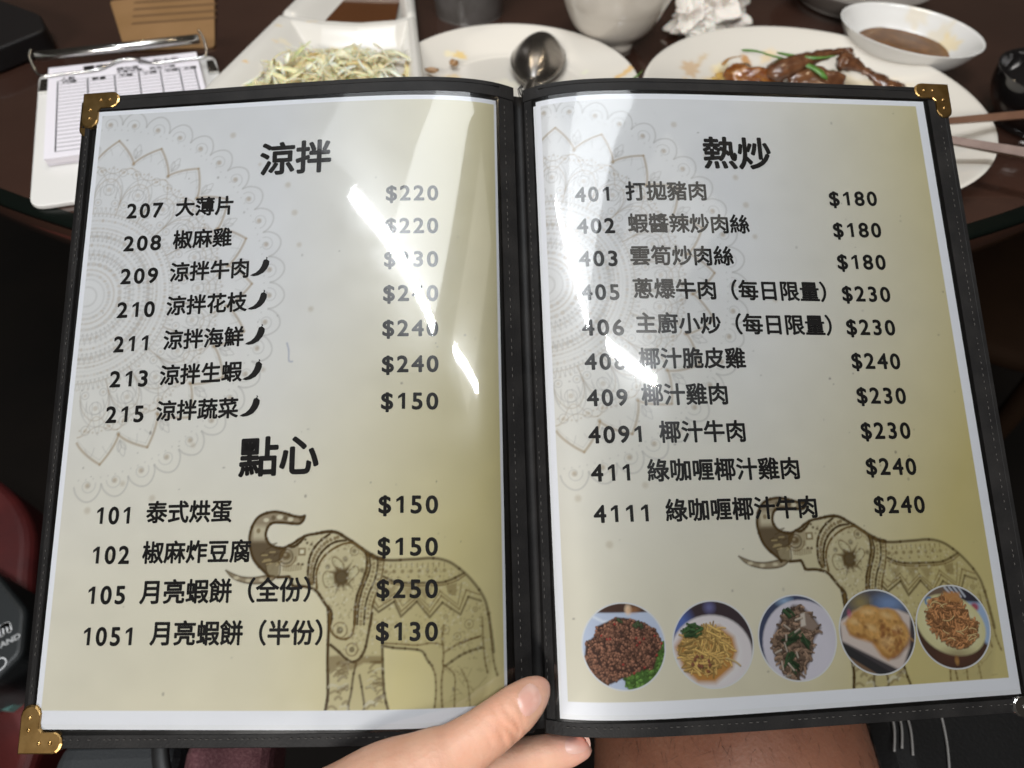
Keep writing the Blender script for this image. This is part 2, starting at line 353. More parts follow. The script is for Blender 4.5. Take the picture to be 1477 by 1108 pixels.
def panel(side, s, y, off=0.0):
    """point of a panel: s metres from the spine, y along it, off above the surface"""
    q = PAN[side]; s = np.asarray(s, float); y = np.asarray(y, float); sc_ = np.clip(s, 0, .26)
    x = np.interp(sc_, _g, q['x']); z = np.interp(sc_, _g, q['z']); th = np.interp(sc_, _g, q['th'])
    x = x - np.sin(th) * off; z = z + np.cos(th) * off
    return np.stack([side * x, y + 0 * x, z], -1) @ MROT.T + MLOC
def sheet_sy(side, u, v):
    """print position in millimetres from the sheet's top left corner -> s, y on the panel"""
    q = PAN[side]; uu = np.asarray(u, float) / 1000 - q['W'] / 2; vv = SH / 2 - np.asarray(v, float) / 1000
    c, n = np.cos(q['dl']), np.sin(q['dl']); a = c * uu - n * vv; b = n * uu + c * vv
    return (q['W'] / 2 + q['s0'] - a if side < 0 else a + q['W'] / 2 + q['s0']), b + q['yo']
def sheet(side, u, v, off): return panel(side, *sheet_sy(side, u, v), off)

menu = thing('menu_book', 'open black leatherette restaurant menu with brass corners and two printed pages of dishes', 'menu', MLOC)

def slab(side, s0, s1, y0, y1, z0, z1, ns=60):
    """bent slab between two heights"""
    S = np.linspace(s0, s1, ns); mb = MB()
    ring = [(y0, z0), (y1, z0), (y1, z1), (y0, z1)]
    e = .0006; ring = [(y0, z0 + e), (y0 + e, z0), (y1 - e, z0), (y1, z0 + e), (y1, z1 - e), (y1 - e, z1), (y0 + e, z1), (y0, z1 - e)]
    V = np.concatenate([panel(side, S, np.full(ns, y), z)[:, None] for y, z in ring], 1).reshape(-1, 3)
    F = grid_faces(ns, 8, True).tolist() + [list(range(8))[::-1], list(range((ns - 1) * 8, ns * 8))]
    return V, F
def fill_poly(side, outer, hole=None):
    pass
def strip(side, s0, s1, y0, y1, z, n, along, th=.0007):
    """thin flat strip with rounded long edges lying on a panel"""
    if along == 's':
        T = np.linspace(s0, s1, n); prof = [(y0, z), (y0 + .0006, z + th), (y1 - .0006, z + th), (y1, z)]
        V = np.concatenate([panel(side, T, np.full(n, y), o)[:, None] for y, o in prof], 1).reshape(-1, 3)
    else:
        T = np.linspace(y0, y1, n); prof = [(s0, z), (s0 + .0006, z + th), (s1 - .0006, z + th), (s1, z)]
        V = np.concatenate([panel(side, np.full(n, s), T, o)[:, None] for s, o in prof], 1).reshape(-1, 3)
    return V, grid_faces(n, 4).tolist() + [[3, 2, 1, 0], [4 * n - 4, 4 * n - 3, 4 * n - 2, 4 * n - 1]]

def corner_guard(side, cs, cy, ds, dy, z, parent, arm=.0185, wd=.0075, th=.0006, depth=.0040, m='brass'):
    """L-shaped brass corner at (cs, cy); ds, dy point from the corner into the panel"""
    def arc(c, r, a0, a1, k=7): return [(c[0] + r * math.cos(t), c[1] + r * math.sin(t)) for t in np.linspace(a0, a1, k)]
    o = .0012
    pts = [(-o, -o), (arm - .004, -o)] + arc((arm - .004, .0032), .0044, -PI / 2, PI / 2 * .9) + [(arm - .006, wd), (wd + .0015, wd), (wd, wd + .0015), (wd, arm - .006)] + arc((.0032, arm - .004), .0044, .1, PI / 2 + PI / 2)[0:] + [(-o, arm - .004)]
    def P(p, off): return panel(side, cs + ds * np.array([a for a, b in p]), cy + dy * np.array([b for a, b in p]), off)
    n = len(pts); ins = [(a * .93 + .0004, b * .93 + .0004) for a, b in pts]
    V = np.concatenate([P(pts, z - depth), P(pts, z + th * .55), P(ins, z + th)])
    F = [[i, (i + 1) % n, n + (i + 1) % n, n + i] for i in range(n)] + [[n + i, n + (i + 1) % n, 2 * n + (i + 1) % n, 2 * n + i] for i in range(n)]
    bmn = bmesh.new(); vs = [bmn.verts.new(Vector(v - rootloc(parent))) for v in V]
    for f in F: bmn.faces.new([vs[i] for i in f])
    es = [bmn.edges.get((vs[2 * n + i], vs[2 * n + (i + 1) % n])) for i in range(n)]
    bmesh.ops.triangle_fill(bmn, use_beauty=True, edges=es)
    for q in [(.0085, .0032), (.0135, .0032), (.0032, .0085), (.0032, .0135)]:      # rivets
        c = P([q], z + th)[0]; nrm = P([q], z + th + .001)[0] - c; nrm /= np.linalg.norm(nrm)
        mt = Vector(nrm).to_track_quat('Z', 'Y').to_matrix().to_4x4(); mt.translation = Vector(c - rootloc(parent)); 
        bmesh.ops.create_uvsphere(bmn, u_segments=10, v_segments=6, radius=.00095, matrix=mt @ Matrix.Diagonal((1, 1, .55, 1)))
    bmesh.ops.recalc_face_normals(bmn, faces=bmn.faces)
    me = bpy.data.meshes.new('corner_guard'); bmn.to_mesh(me); bmn.free(); me.materials.append(M[m])
    me.polygons.foreach_set('use_smooth', np.zeros(len(me.polygons), bool))
    ob = bpy.data.objects.new('corner_guard', me); COL.objects.link(ob); ob.parent = parent; return ob
PI = math.pi

def stitch_line(mb, side, fn, n, ln):
    for k in range(n):
        j_ = RNG.uniform(-.12, .12); t0 = (k + .2 + j_) / n; t1 = (k + .2 + j_ + ln * RNG.uniform(.45, 1.1)) / n
        if RNG.random() < .12: continue
        P = np.array([fn(t) for t in np.linspace(t0, t1, 4)])
        zz = np.array([.0000, .0003, .0003, .0000])
        V, F = sweep(np.array([panel(side, s, y, o + z_)for (s, y, o), z_ in zip(P, zz)]), .00021, 5, up=MROT[:, 2]); mb.add(V, F)

for side in (-1, 1):
    q = PAN[side]; W = q['cw']
    cov = part('cover_panel', *slab(side, .002, W, YB, YT, -.0062 if side < 0 else -.0030, -.0034 if side < 0 else -.0005), M['leather'], menu)
    Wf = W - (.0046 if side < 0 else 0); y1f = YT - (0 if side > 0 else -.0016); y0f = YB + (.0012 if side < 0 else 0)
    if side < 0:
        leaf = part('cover_panel', *slab(side, .004, Wf, y0f, y1f, -.0030, -.0005), M['leather'], menu)
    else: leaf = cov
    # border strips sewn round the clear pocket
    lo = q['s0'] - .0022; hi = q['s0'] + q['W'] + .0016
    sb, st = q['yo'] - SH / 2 - .0030, q['yo'] + SH / 2 + .0012
    mb = MB()
    mb.add(*strip(side, .0035, Wf - .0003, st, y1f - .0003, -.0006, 60, 's', .0016))
    mb.add(*strip(side, .0035, Wf - .0003, y0f + .0003, sb, -.0006, 60, 's', .0016))
    mb.add(*strip(side, hi, Wf - .0003, sb + .00005, st - .00005, -.0006, 30, 'y', .0016))
    mb.add(*strip(side, .0035, lo, sb + .00005, st - .00005, -.0006, 30, 'y', .0016))
    part('border_frame', mb.v, mb.F, M['leather'], leaf, smooth=False)
    zt = .0010
    for fn_, n_, l_ in ((lambda t: (.012 + t * (Wf - .026), (y0f + sb) / 2 + .001, zt), 66, .5), (lambda t: ((hi + Wf) / 2 - .0002, y0f + .022 + t * (y1f - y0f - .044), zt), 84, .45), (lambda t: (lo - .0035, y0f + .012 + t * (y1f - y0f - .024), zt), 84, .45)):
        mb = MB(); stitch_line(mb, side, fn_, n_, l_); part('stitching', mb.v, mb.F, M['thread'], leaf)
    # seam groove piping along the top and outer borders
    mb = MB()
    T = np.linspace(.012, Wf - .004, 50); mb.add(*sweep(panel(side, T, np.full(50, y1f - .0030), .0009), .00045, 6, up=MROT[:, 2]))
    T = np.linspace(y0f + .004, y1f - .004, 40); mb.add(*sweep(panel(side, np.full(40, Wf - .0030), T, .0009), .00045, 6, up=MROT[:, 2]))
    part('edge_piping', mb.v, mb.F, M['leather'], leaf)
    for cy, dy in ((y1f, -1), (y0f, 1)):
        corner_guard(side, Wf, cy, -1, dy, .0012, leaf, m='brass' if not (side > 0 and dy > 0) else 'steel')
    if side < 0: corner_guard(side, W, YT, -1, -1, -.0034, cov)
# spine: cloth-backed hinge strip sunk between the panels
T = np.linspace(YB + .001, YT - .001, 40)
prof = [(-1, .0060, -.0012), (-1, .0042, .0002), (-1, .0030, -.0006), (-1, .0012, -.0030), (1, .0004, -.0036), (1, .0014, -.0028), (1, .0030, -.0006), (1, .0042, .0002), (1, .0060, -.0012)]
V = np.concatenate([panel(s_, np.full(40, a), T, o)[:, None] for s_, a, o in prof] + [panel(1, np.full(40, .006), T, -.006)[:, None], panel(-1, np.full(40, .006), T, -.009)[:, None]], 1).reshape(-1, 3)
part('spine', V, grid_faces(40, len(prof) + 2, True).tolist() + [list(range(11))[::-1], list(range(39 * 11, 40 * 11))], M['leather'], menu)
MB_ = MB()
for k in range(5): MB_.add(*sweep(smooth_path([panel(1, .0015 + .0006 * k, YT - .004 + .001 * (k % 2), .001), panel(1, .001 + .0007 * k, YT + .0006, .0015 + .0004 * k), panel(1, .0022 + .0003 * k, YT + .0014, .0002)], 8), .00022, 5))
part('loose_thread', MB_.v, MB_.F, M['thread'], menu)

# ------------------------------------------------------------------ printed artwork, rasterised from drawn strokes into vertex colours
PITCH = .45
class Canvas:
    def __init__(s, w, h, pitch, base):
        s.p = pitch; s.nx = int(round(w / pitch)) + 1; s.ny = int(round(h / pitch)) + 1
        s.w, s.h = w, h
        s.x = np.linspace(0, w, s.nx); s.y = np.linspace(0, h, s.ny)
        s.im = np.ones((s.ny, s.nx, 3)) * np.array(base)
    def win(s, x0, x1, y0, y1):
        i0 = max(int((x0) / s.w * (s.nx - 1)), 0); i1 = min(int((x1) / s.w * (s.nx - 1)) + 2, s.nx)
        j0 = max(int((y0) / s.h * (s.ny - 1)), 0); j1 = min(int((y1) / s.h * (s.ny - 1)) + 2, s.ny)
        if i0 >= i1 or j0 >= j1: return None
        return slice(j0, j1), slice(i0, i1), s.x[None, i0:i1], s.y[j0:j1, None]
    def blend(s, sl, a, c):
        a = a[..., None]; s.im[sl] = s.im[sl] * (1 - a) + np.array(c) * a
    def stroke(s, P, wd, c, al=1.0, soft=.35, fade=None):
        P = np.asarray(P, float)
        r = wd / 2 + soft; wn = s.win(P[:, 0].min() - r, P[:, 0].max() + r, P[:, 1].min() - r, P[:, 1].max() + r)
        if wn is None: return
        js, is_, X, Y = wn; D = np.full((Y.shape[0], X.shape[1]), 1e9)
        for a, b in zip(P[:-1], P[1:]):
            ab = b - a; L2 = ab @ ab + 1e-9; t = np.clip(((X - a[0]) * ab[0] + (Y - a[1]) * ab[1]) / L2, 0, 1)
            D = np.minimum(D, (X - a[0] - t * ab[0]) ** 2 + (Y - a[1] - t * ab[1]) ** 2)
        A = np.clip((wd / 2 + soft - np.sqrt(D)) / (2 * soft), 0, 1) * al
        s.blend((js, is_), A, c)
    def poly(s, P, c, al=1.0, soft=.4, tex=None):
        P = np.asarray(P, float); wn = s.win(P[:, 0].min() - 1, P[:, 0].max() + 1, P[:, 1].min() - 1, P[:, 1].max() + 1)
        if wn is None: return
        js, is_, X, Y = wn; ins = np.zeros((Y.shape[0], X.shape[1]), bool); D = np.full(ins.shape, 1e9)
        for a, b in zip(P, np.roll(P, -1, 0)):
            if a[1] != b[1]: ins ^= ((a[1] > Y) != (b[1] > Y)) & (X < (b[0] - a[0]) * (Y - a[1]) / (b[1] - a[1]) + a[0])
            ab = b - a; L2 = ab @ ab + 1e-9; t = np.clip(((X - a[0]) * ab[0] + (Y - a[1]) * ab[1]) / L2, 0, 1)
            D = np.minimum(D, (X - a[0] - t * ab[0]) ** 2 + (Y - a[1] - t * ab[1]) ** 2)
        sd = np.where(ins, np.sqrt(D), -np.sqrt(D)); A = np.clip(sd / (2 * soft) + .5, 0, 1) * al
        if tex is not None: A = A * tex(X, Y)
        s.blend((js, is_), A, c)
    def disc(s, x, y, rx, ry, c, al=1.0, ang=0, soft=.3):
        r = max(rx, ry) + soft; wn = s.win(x - r, x + r, y - r, y + r)
        if wn is None: return
        js, is_, X, Y = wn; ca, sa = math.cos(ang), math.sin(ang)
        u = ((X - x) * ca + (Y - y) * sa) / rx; v = (-(X - x) * sa + (Y - y) * ca) / ry
        d = (1 - np.sqrt(u * u + v * v)) * min(rx, ry); s.blend((js, is_), np.clip(d / (2 * soft) + .5, 0, 1) * al, c)
    def ring(s, x, y, r, wd, c, al=1.0, a0=0, a1=2 * PI, k=24):
        t = np.linspace(a0, a1, k); s.stroke(np.stack([x + r * np.cos(t), y + r * np.sin(t)], 1), wd, c, al)

TAN = (.36, .25, .13); GRY = (.40, .38, .36); DK = (.068, .036, .007); BRN = (.15, .085, .020)
def mandala(cv, cx, cy, rng):
    st = R(16.36); ph = R(2)
    pol = lambda r, t: (cx + r * math.cos(t), cy - r * math.sin(t))
    def curve(f, t0, t1, n, **k): cv.stroke([pol(f(t), t) for t in np.linspace(t0, t1, n)], **k)
    al = .54
    for k in range(-5, 7):
        t = ph + k * st
        # outer scallops, two to a petal, each with a curl and a bead
        for h in (0, 1):
            a0 = t + (h - 1) * st / 2; a1 = a0 + st / 2
            curve(lambda q: 93.5 + 7.2 * math.sin(PI * (q - a0) / (a1 - a0)) ** .6, a0, a1, 22, wd=.75, c=GRY, al=al * .9)
            am = (a0 + a1) / 2; sg = 1 if h else -1
            x, y = pol(93.2, am); cv.disc(x, y, 1.15, 1.15, TAN, .55, soft=.6)
            sp = [(x + (0.5 + .50 * q) * math.cos(sg * q * 1.15 + am * -1), y + (0.5 + .50 * q) * math.sin(sg * q * 1.15 - am)) for q in np.linspace(0, 7, 26)]
            cv.stroke(sp, .45, GRY, al * .8)
        # pointed zigzag ring with a thicker tan line
        for sg in (-1, 1):
            f = lambda q: 72.6 + 11.6 * (1 - abs(q - t) / (st / 2)) ** .82
            cv.stroke([pol(f(q), q) for q in np.linspace(t, t + sg * st / 2 * .999, 14)], 1.15, TAN, .6)
            cv.stroke([pol(f(q) - 2.2, q) for q in np.linspace(t, t + sg * st / 2 * .96, 12)], .35, GRY, al * .6)
        x, y = pol(72.2, t + st / 2); cv.disc(x, y, .9, .9, TAN, .5)
        # leaf sprigs in the valleys
        for a_, l in ((-.25, 5.5), (0, 8), (.25, 5.5)):
            p0 = pol(75.5, t + st / 2); dr = t + st / 2 + a_ * 1.4; p1 = (p0[0] + l * math.cos(dr), p0[1] - l * math.sin(dr))
            mx, my = (p0[0] + p1[0]) / 2, (p0[1] + p1[1]) / 2; nx, ny = -(p1[1] - p0[1]) * .2, (p1[0] - p0[0]) * .2
            cv.stroke(smooth_path([(*p0, 0), (mx + nx, my + ny, 0), (*p1, 0), (mx - nx, my - ny, 0), (*p0, 0)], 20)[:, :2], .35, GRY, al)
        # inner lotus petals and curls
        for r0, r1, wd_, c_ in ((52, 66, .5, GRY), (50, 63, .35, TAN), (48, 60, .35, GRY)):
            curve(lambda q: r0 + (r1 - r0) * math.sqrt(max(0, math.sin(PI * (q - t + st / 2) / st))), t - st / 2, t + st / 2, 24, wd=wd_, c=c_, al=al * .9)
        for dt_, rr, sz in ((-.3, 67, 2.2), (.3, 67, 2.2), (0, 57, 3.0), (-.32, 50, 1.8), (.32, 50, 1.8)):
            x, y = pol(rr, t + dt_ * st); cv.ring(x, y, sz, .4, GRY, al); cv.disc(x, y, sz * .4, sz * .4, TAN, .3)
        for r0, r1 in ((70, 66), (70, 61)):
            curve(lambda q: r0 - (r0 - r1) * math.cos(PI * (q - t) / st) ** 2, t - st / 2, t + st / 2, 20, wd=.4, c=TAN, al=al * .7)
        cv.stroke([pol(44, t + st / 2), pol(52, t + st / 2)], .5, TAN, al)
        for dt_, r0, r1 in ((-.36, 53, 60), (-.18, 54, 63), (.18, 54, 63), (.36, 53, 60), (0, 60, 70), (-.2, 76, 80), (.2, 76, 80)):
            a_ = t + dt_ * st; curve(lambda q: r0 + (r1 - r0) * math.sin(PI * (q - a_ + .03) / .06), a_ - .03, a_ + .03, 9, wd=.35, c=GRY, al=al * .8)
        for q in np.linspace(-.45, .45, 9): x, y = pol(69 - 5 * abs(q), t + q * st); cv.disc(x, y, .45, .45, TAN, .4)
        for q in np.linspace(-.42, .42, 7): x, y = pol(90.3, t + q * st); cv.disc(x, y, .4, .4, GRY, .35)
    for r_, wd_, al_ in ((44, .6, .30), (42.4, .35, .22), (38, .4, .2), (34, .6, .26), (29.5, .4, .24), (24, .5, .26), (20, .4, .3), (14, .6, .36), (9, .5, .34), (5, .5, .4)):
        curve(lambda q: r_ + .25 * math.sin(q * 90), -1.75, 1.75, 120, wd=wd_, c=GRY if wd_ < .55 else TAN, al=al_)
    for r_, n_, sz in ((40.2, 84, .75), (36, 120, .55), (31.7, 70, 1.0), (27, 60, .7), (22, 48, .8), (17, 36, 1.1), (11.5, 24, .9), (47, 60, .6)):
        for k in range(n_):
            x, y = pol(r_, -1.75 + 3.5 * k / n_); cv.disc(x, y, sz, sz * rng.uniform(.6, 1.2), TAN if k % 2 else GRY, rng.uniform(.2, .45), soft=.35)
    for r_, n_, dr in ((31.7, 44, 2.6), (22, 30, 2.8), (44.8, 70, 2.2)):
        for k in range(n_):
            t = -1.75 + 3.5 * k / n_; h_ = 1.7 / n_
            cv.stroke([pol(r_ - dr, t - h_), pol(r_ + dr, t), pol(r_ - dr, t + h_)], .35, GRY, al * .9)

def elephant(cv, du=0, dv=0):
    A = {k: smooth_path(np.c_[np.array(v), np.zeros(len(v))], max(len(v) * 5, 8))[:, :2] + (du, dv) for k, v in ART.items()}
    for z_ in ('zig1', 'zig2', 'zig3'): A[z_] = np.array(ART[z_]) + (du, dv)
    rng = np.random.default_rng(3)
    cream = (.47, .385, .175)
    body = np.concatenate([A['head_top'], A['back'], A['tail2'][::-1][:8], [[198 + du, 292 + dv], [178 + du, 292 + dv]], A['hl1'][::-1], A['belly'][::-1], A['legr'], [[158 + du, 292 + dv], [131 + du, 292 + dv]], A['legl'][::-1], A['jaw'][::-1], A['trunk_in'][-25:]])
    cv.poly(body, cream, .50, soft=1.2)
    def fade(x): return float(np.clip(1.15 - (x - du - 105) / 190, .55, 1))
    trunk = np.concatenate([A['trunk_out'], A['mouth'], A['face'][::-1], A['trunk_in'][20:][::-1][:1], A['trunk_in'][::-1]])
    tr_ = np.concatenate([A['trunk_out'], [[107.5 + du, 235.8 + dv], [108 + du, 229 + dv], [111 + du, 224 + dv]], A['trunk_in'][:65][::-1]])
    cv.poly(tr_, (.19, .12, .042), .78)
    lower = lambda X, Y: np.clip((Y - dv - 219) / 2.5, 0, 1) * np.ones_like(X + Y)
    cv.poly(tr_, (.065, .036, .010), .74, tex=lower)
    mid = lambda X, Y: np.clip(1.6 - np.abs(Y - dv - 216.4) / 2.6, 0, 1) * np.clip((X - du - 94.6) / 1.2, 0, 1) * np.clip((101.4 + du - X) / 1.0, 0, 1) * np.ones_like(X + Y)
    cv.poly(tr_, (.62, .55, .38), .8, tex=mid)
    cv.disc(97.5 + du, 215.6 + dv, .9, 1.1, BRN, .7)
    for x, y, r_ in ((107.2, 209.7, 1.0), (112.2, 210.8, .9), (100.9, 210.9, .9)): cv.disc(x + du, y + dv, r_ * 1.4, r_, (.72, .66, .48), .85)
    for x, y in ((117, 210.6), (109.8, 210.2), (104.2, 210)): cv.disc(x + du, y + dv, 1.0, 1.1, DK, .6)
    for k in range(30):
        x, y = rng.uniform(95, 107) + du, rng.uniform(221, 235) + dv; a = rng.uniform(-.9, .1); l = rng.uniform(1.5, 4)
        if x - du > 94.5 + (y - dv - 221) * .62: cv.stroke([(x, y), (x + l * math.cos(a), y + l * math.sin(a))], .5, (.52, .40, .19) if k % 2 else DK, .7)
    cv.poly(A['mouth'], (.50, .42, .25), .45); cv.stroke(A['mouth'], .6, DK, .8)
    cv.poly(A['tusk'], (.20, .13, .05), .75); cv.stroke(np.vstack([A['tusk'], A['tusk'][:1]]), .7, DK, .85)
    for x, y in ((88.4, 236.0), (94.0, 237.2), (100.2, 237.0)): cv.disc(x + du, y + dv, 1.3, .7, (.68, .6, .42), .75)
    cv.disc(110.8 + du, 226.7 + dv, 2.3, 1.8, DK, .85, soft=.6); cv.disc(110.4 + du, 226.3 + dv, .7, .6, (.6, .52, .34), .8)
    cv.poly(np.array([(107.5, 223.5), (114, 222.8), (116.5, 221.5), (116, 229), (112, 231.5), (108.5, 230)]) + (du, dv), BRN, .45)
    cv.ring(110.8 + du, 227 + dv, 3.1, .7, DK, .7); cv.ring(111 + du, 227.3 + dv, 4.2, .5, BRN, .7, 0, 2.6)
    for x, y in ((122.3, 221.9), (120.3, 221.3), (118.5, 230.6), (116.6, 230.4), (119.4, 219.8), (116, 219.9)): cv.disc(x + du, y + dv, .6, .6, DK, .8)
    cv.stroke([(116.7 + du, 223.8 + dv), (119.4 + du, 223.8 + dv), (119.4 + du, 226.4 + dv), (116.7 + du, 226.4 + dv), (116.7 + du, 223.8 + dv)], .8, BRN, .8)
    cv.disc(118.0 + du, 225.1 + dv, .8, .8, (.75, .7, .52), .9)
    for k in range(12): cv.stroke([(109.5 + k * .75 + du, 231.2 + dv - abs(k - 4) * .12), (109.7 + k * .75 + du, 233.4 + dv - abs(k - 4) * .1)], .4, BRN, .6)
    for nm, wd_, al_ in (('trunk_out', .95, .9), ('trunk_in', .95, .9), ('head_top', 1.1, .9), ('face', .9, .7), ('band1', .8, .7), ('band2', .8, .75), ('ear', .7, .75), ('earr', .9, .75), ('neck1', .75, .7),
                         ('neck2', .75, .6), ('neck3', .7, .55), ('jaw', 1.0, .85), ('back', .95, .75), ('saddle', .8, .65), ('saddle2', .5, .55), ('zig1', .75, .55), ('zig2', .55, .5), ('zig3', .5, .4), ('hem', .6, .5),
                         ('belly', .8, .6), ('belly2', .6, .5), ('legr', .9, .6), ('legl', 1.0, .65), ('gap', .8, .5), ('bib', .9, .7), ('bib2', .7, .6), ('thigh', .7, .5), ('arc1', .9, .5), ('arc2', .7, .45),
                         ('hl1', .7, .5), ('hl2', .7, .5), ('hl3', .6, .45), ('hl4', .6, .4), ('tail1', .7, .5), ('tail2', .7, .5)):
        P = A[nm]; h = max(len(P) // 6, 2)
        for i in range(0, len(P) - 1, h): cv.stroke(P[i:i + h + 1], wd_ * 1.35, DK if wd_ > .72 else BRN, min(al_ * 1.6, 1.0) * fade(P[min(i + h // 2, len(P) - 1), 0]))
    cv.poly(np.concatenate([A['saddle'], A['saddle2'][::-1]]), BRN, .25)
    mid_ = (A['band1'][:len(A['band2'])] + A['band2'][:len(A['band1'])]) / 2 if len(A['band1']) == len(A['band2']) else A['band2']
    for k in range(0, len(mid_), 2): cv.disc(*mid_[k], .8, .8, BRN, .75)
    for a_, b_ in (('neck1', 'neck2'), ('neck2', 'neck3'), ('earr', 'neck1')):
        n_ = min(len(A[a_]), len(A[b_]))
        for k in range(0, n_, 2):
            p = (A[a_][k] + A[b_][k]) / 2; cv.disc(*p, .7, .7, BRN, .6)
    fx, fy = 136.3 + du, 236.3 + dv                                   # flower on the ear
    for k in range(11):
        t = k * 2 * PI / 11 + .2; l = 7.4 if k % 2 else 5.6
        cv.poly([(fx + 2.6 * math.cos(t + .42), fy + 2.6 * math.sin(t + .42)), (fx + l * math.cos(t), fy + l * math.sin(t)), (fx + 2.6 * math.cos(t - .42), fy + 2.6 * math.sin(t - .42))], (.10, .055, .013), .85, soft=.6)
    cv.disc(fx, fy, 4.0, 3.6, (.07, .038, .008), .9, soft=1.4)
    for nm in ('leafa', 'leafb', 'leafc'): cv.poly(A[nm], (.62, .56, .34), .6); cv.stroke(np.vstack([A[nm], A[nm][:1]]), .55, BRN, .7)
    for x, y in ((141.9, 225.2), (130.0, 231.8), (137.9, 228.8), (145.5, 233.5)): cv.disc(x + du, y + dv, 1.0, 1.0, DK, .65, soft=.5)
    cv.ring(141.9 + du, 225.2 + dv, 1.9, .5, BRN, .6)
    for k in range(8): cv.disc(156.1 + k * 3.7 + du, 234.4 + dv, .8, .8, BRN, .65 - k * .02, soft=.4)
    for k in range(11): cv.stroke([(158 + k * 2.4 + du, 231.2 + dv), (158 + k * 2.4 + du, 232.7 + dv)], .5, BRN, .5)
    for k in range(6): cv.disc(157 + k * 4.6 + du, 236.9 + dv, .5, .5, BRN, .5, soft=.3)
    cv.poly([(182.6 + du, 241 + dv), (187.5 + du, 240 + dv), (187 + du, 245.4 + dv), (184 + du, 245 + dv)], BRN, .5)
    for k, (x, y) in enumerate(((158, 241), (166.5, 241), (173.5, 241.5))): cv.poly([(x - 3.2 + du, y + dv), (x + 3.2 + du, y + dv), (x + du, y + 6 + dv)], BRN, .42, soft=.8)
    for x, y, r_ in ((141.7, 266.8, 2.6), (136.2, 258.7, 3.2), (192.7, 257.6, 1.9), (182.3, 259.5, 1.8), (187.5, 262.5, 1.5), (195.5, 251.5, 1.0), (182.5, 254.1, .9)):
        al_ = .7 if x < 150 else .4; cv.ring(x + du, y + dv, r_, .6, BRN, al_); cv.disc(x + du, y + dv, r_ * .45, r_ * .45, DK if x < 150 else BRN, al_)
    # dark bands and streaks over the front legs, paler ones behind
    for x0, x1 in ((131.8, 140.3), (147.2, 155.8)):
        for k in range(24):
            y = rng.uniform(271.5, 291); xa = rng.uniform(x0, x1 - 2); l = rng.uniform(2.5, 6); a = rng.uniform(-.5, .35)
            P = np.clip([(xa + l * q * math.cos(a), y + l * q * math.sin(a) - .9 * math.sin(q * PI)) for q in np.linspace(0, 1, 6)], (x0, 272), (x1, 291.3)) + (du, dv)
            cv.stroke(P, rng.uniform(.5, 1.3), (.17, .11, .04) if k % 3 else (.66, .6, .42), .55)
    cv.poly(np.array([(131.6, 269.5), (136, 269), (141.6, 272.5), (147, 269.5), (155, 269.6), (155, 272.6), (147, 272.4), (141.6, 275.2), (136, 274), (131.6, 276.5)]) + (du, dv), BRN, .6, soft=.6)
    for k in range(26):
        x = rng.uniform(181, 199); y = rng.uniform(274, 291); l = rng.uniform(1.5, 4); a = rng.uniform(-1.2, 1.2)
        cv.stroke([(x + du, y + dv), (x + l * math.cos(a) + du, y + l * math.sin(a) + dv)], .6, BRN, .22)
    bb = np.array(body) - (du, dv)
    for k in range(1300):                                               # fine stippled texture
        x, y = rng.uniform(121, 203), rng.uniform(217, 275)
        top = np.interp(x, [120, 130, 140, 150, 158, 180, 190, 200], [219, 217.5, 222, 228, 230, 230, 235.5, 249]); bot = np.interp(x, [120, 126, 132, 140, 150, 156, 170, 182, 204], [240, 243, 256, 270, 270, 265, 266, 268, 276])
        if top + 1 < y < bot: cv.disc(x + du, y + dv, .45, .45, BRN if k % 3 else (.8, .76, .6), .33 * fade(x + du), soft=.4)

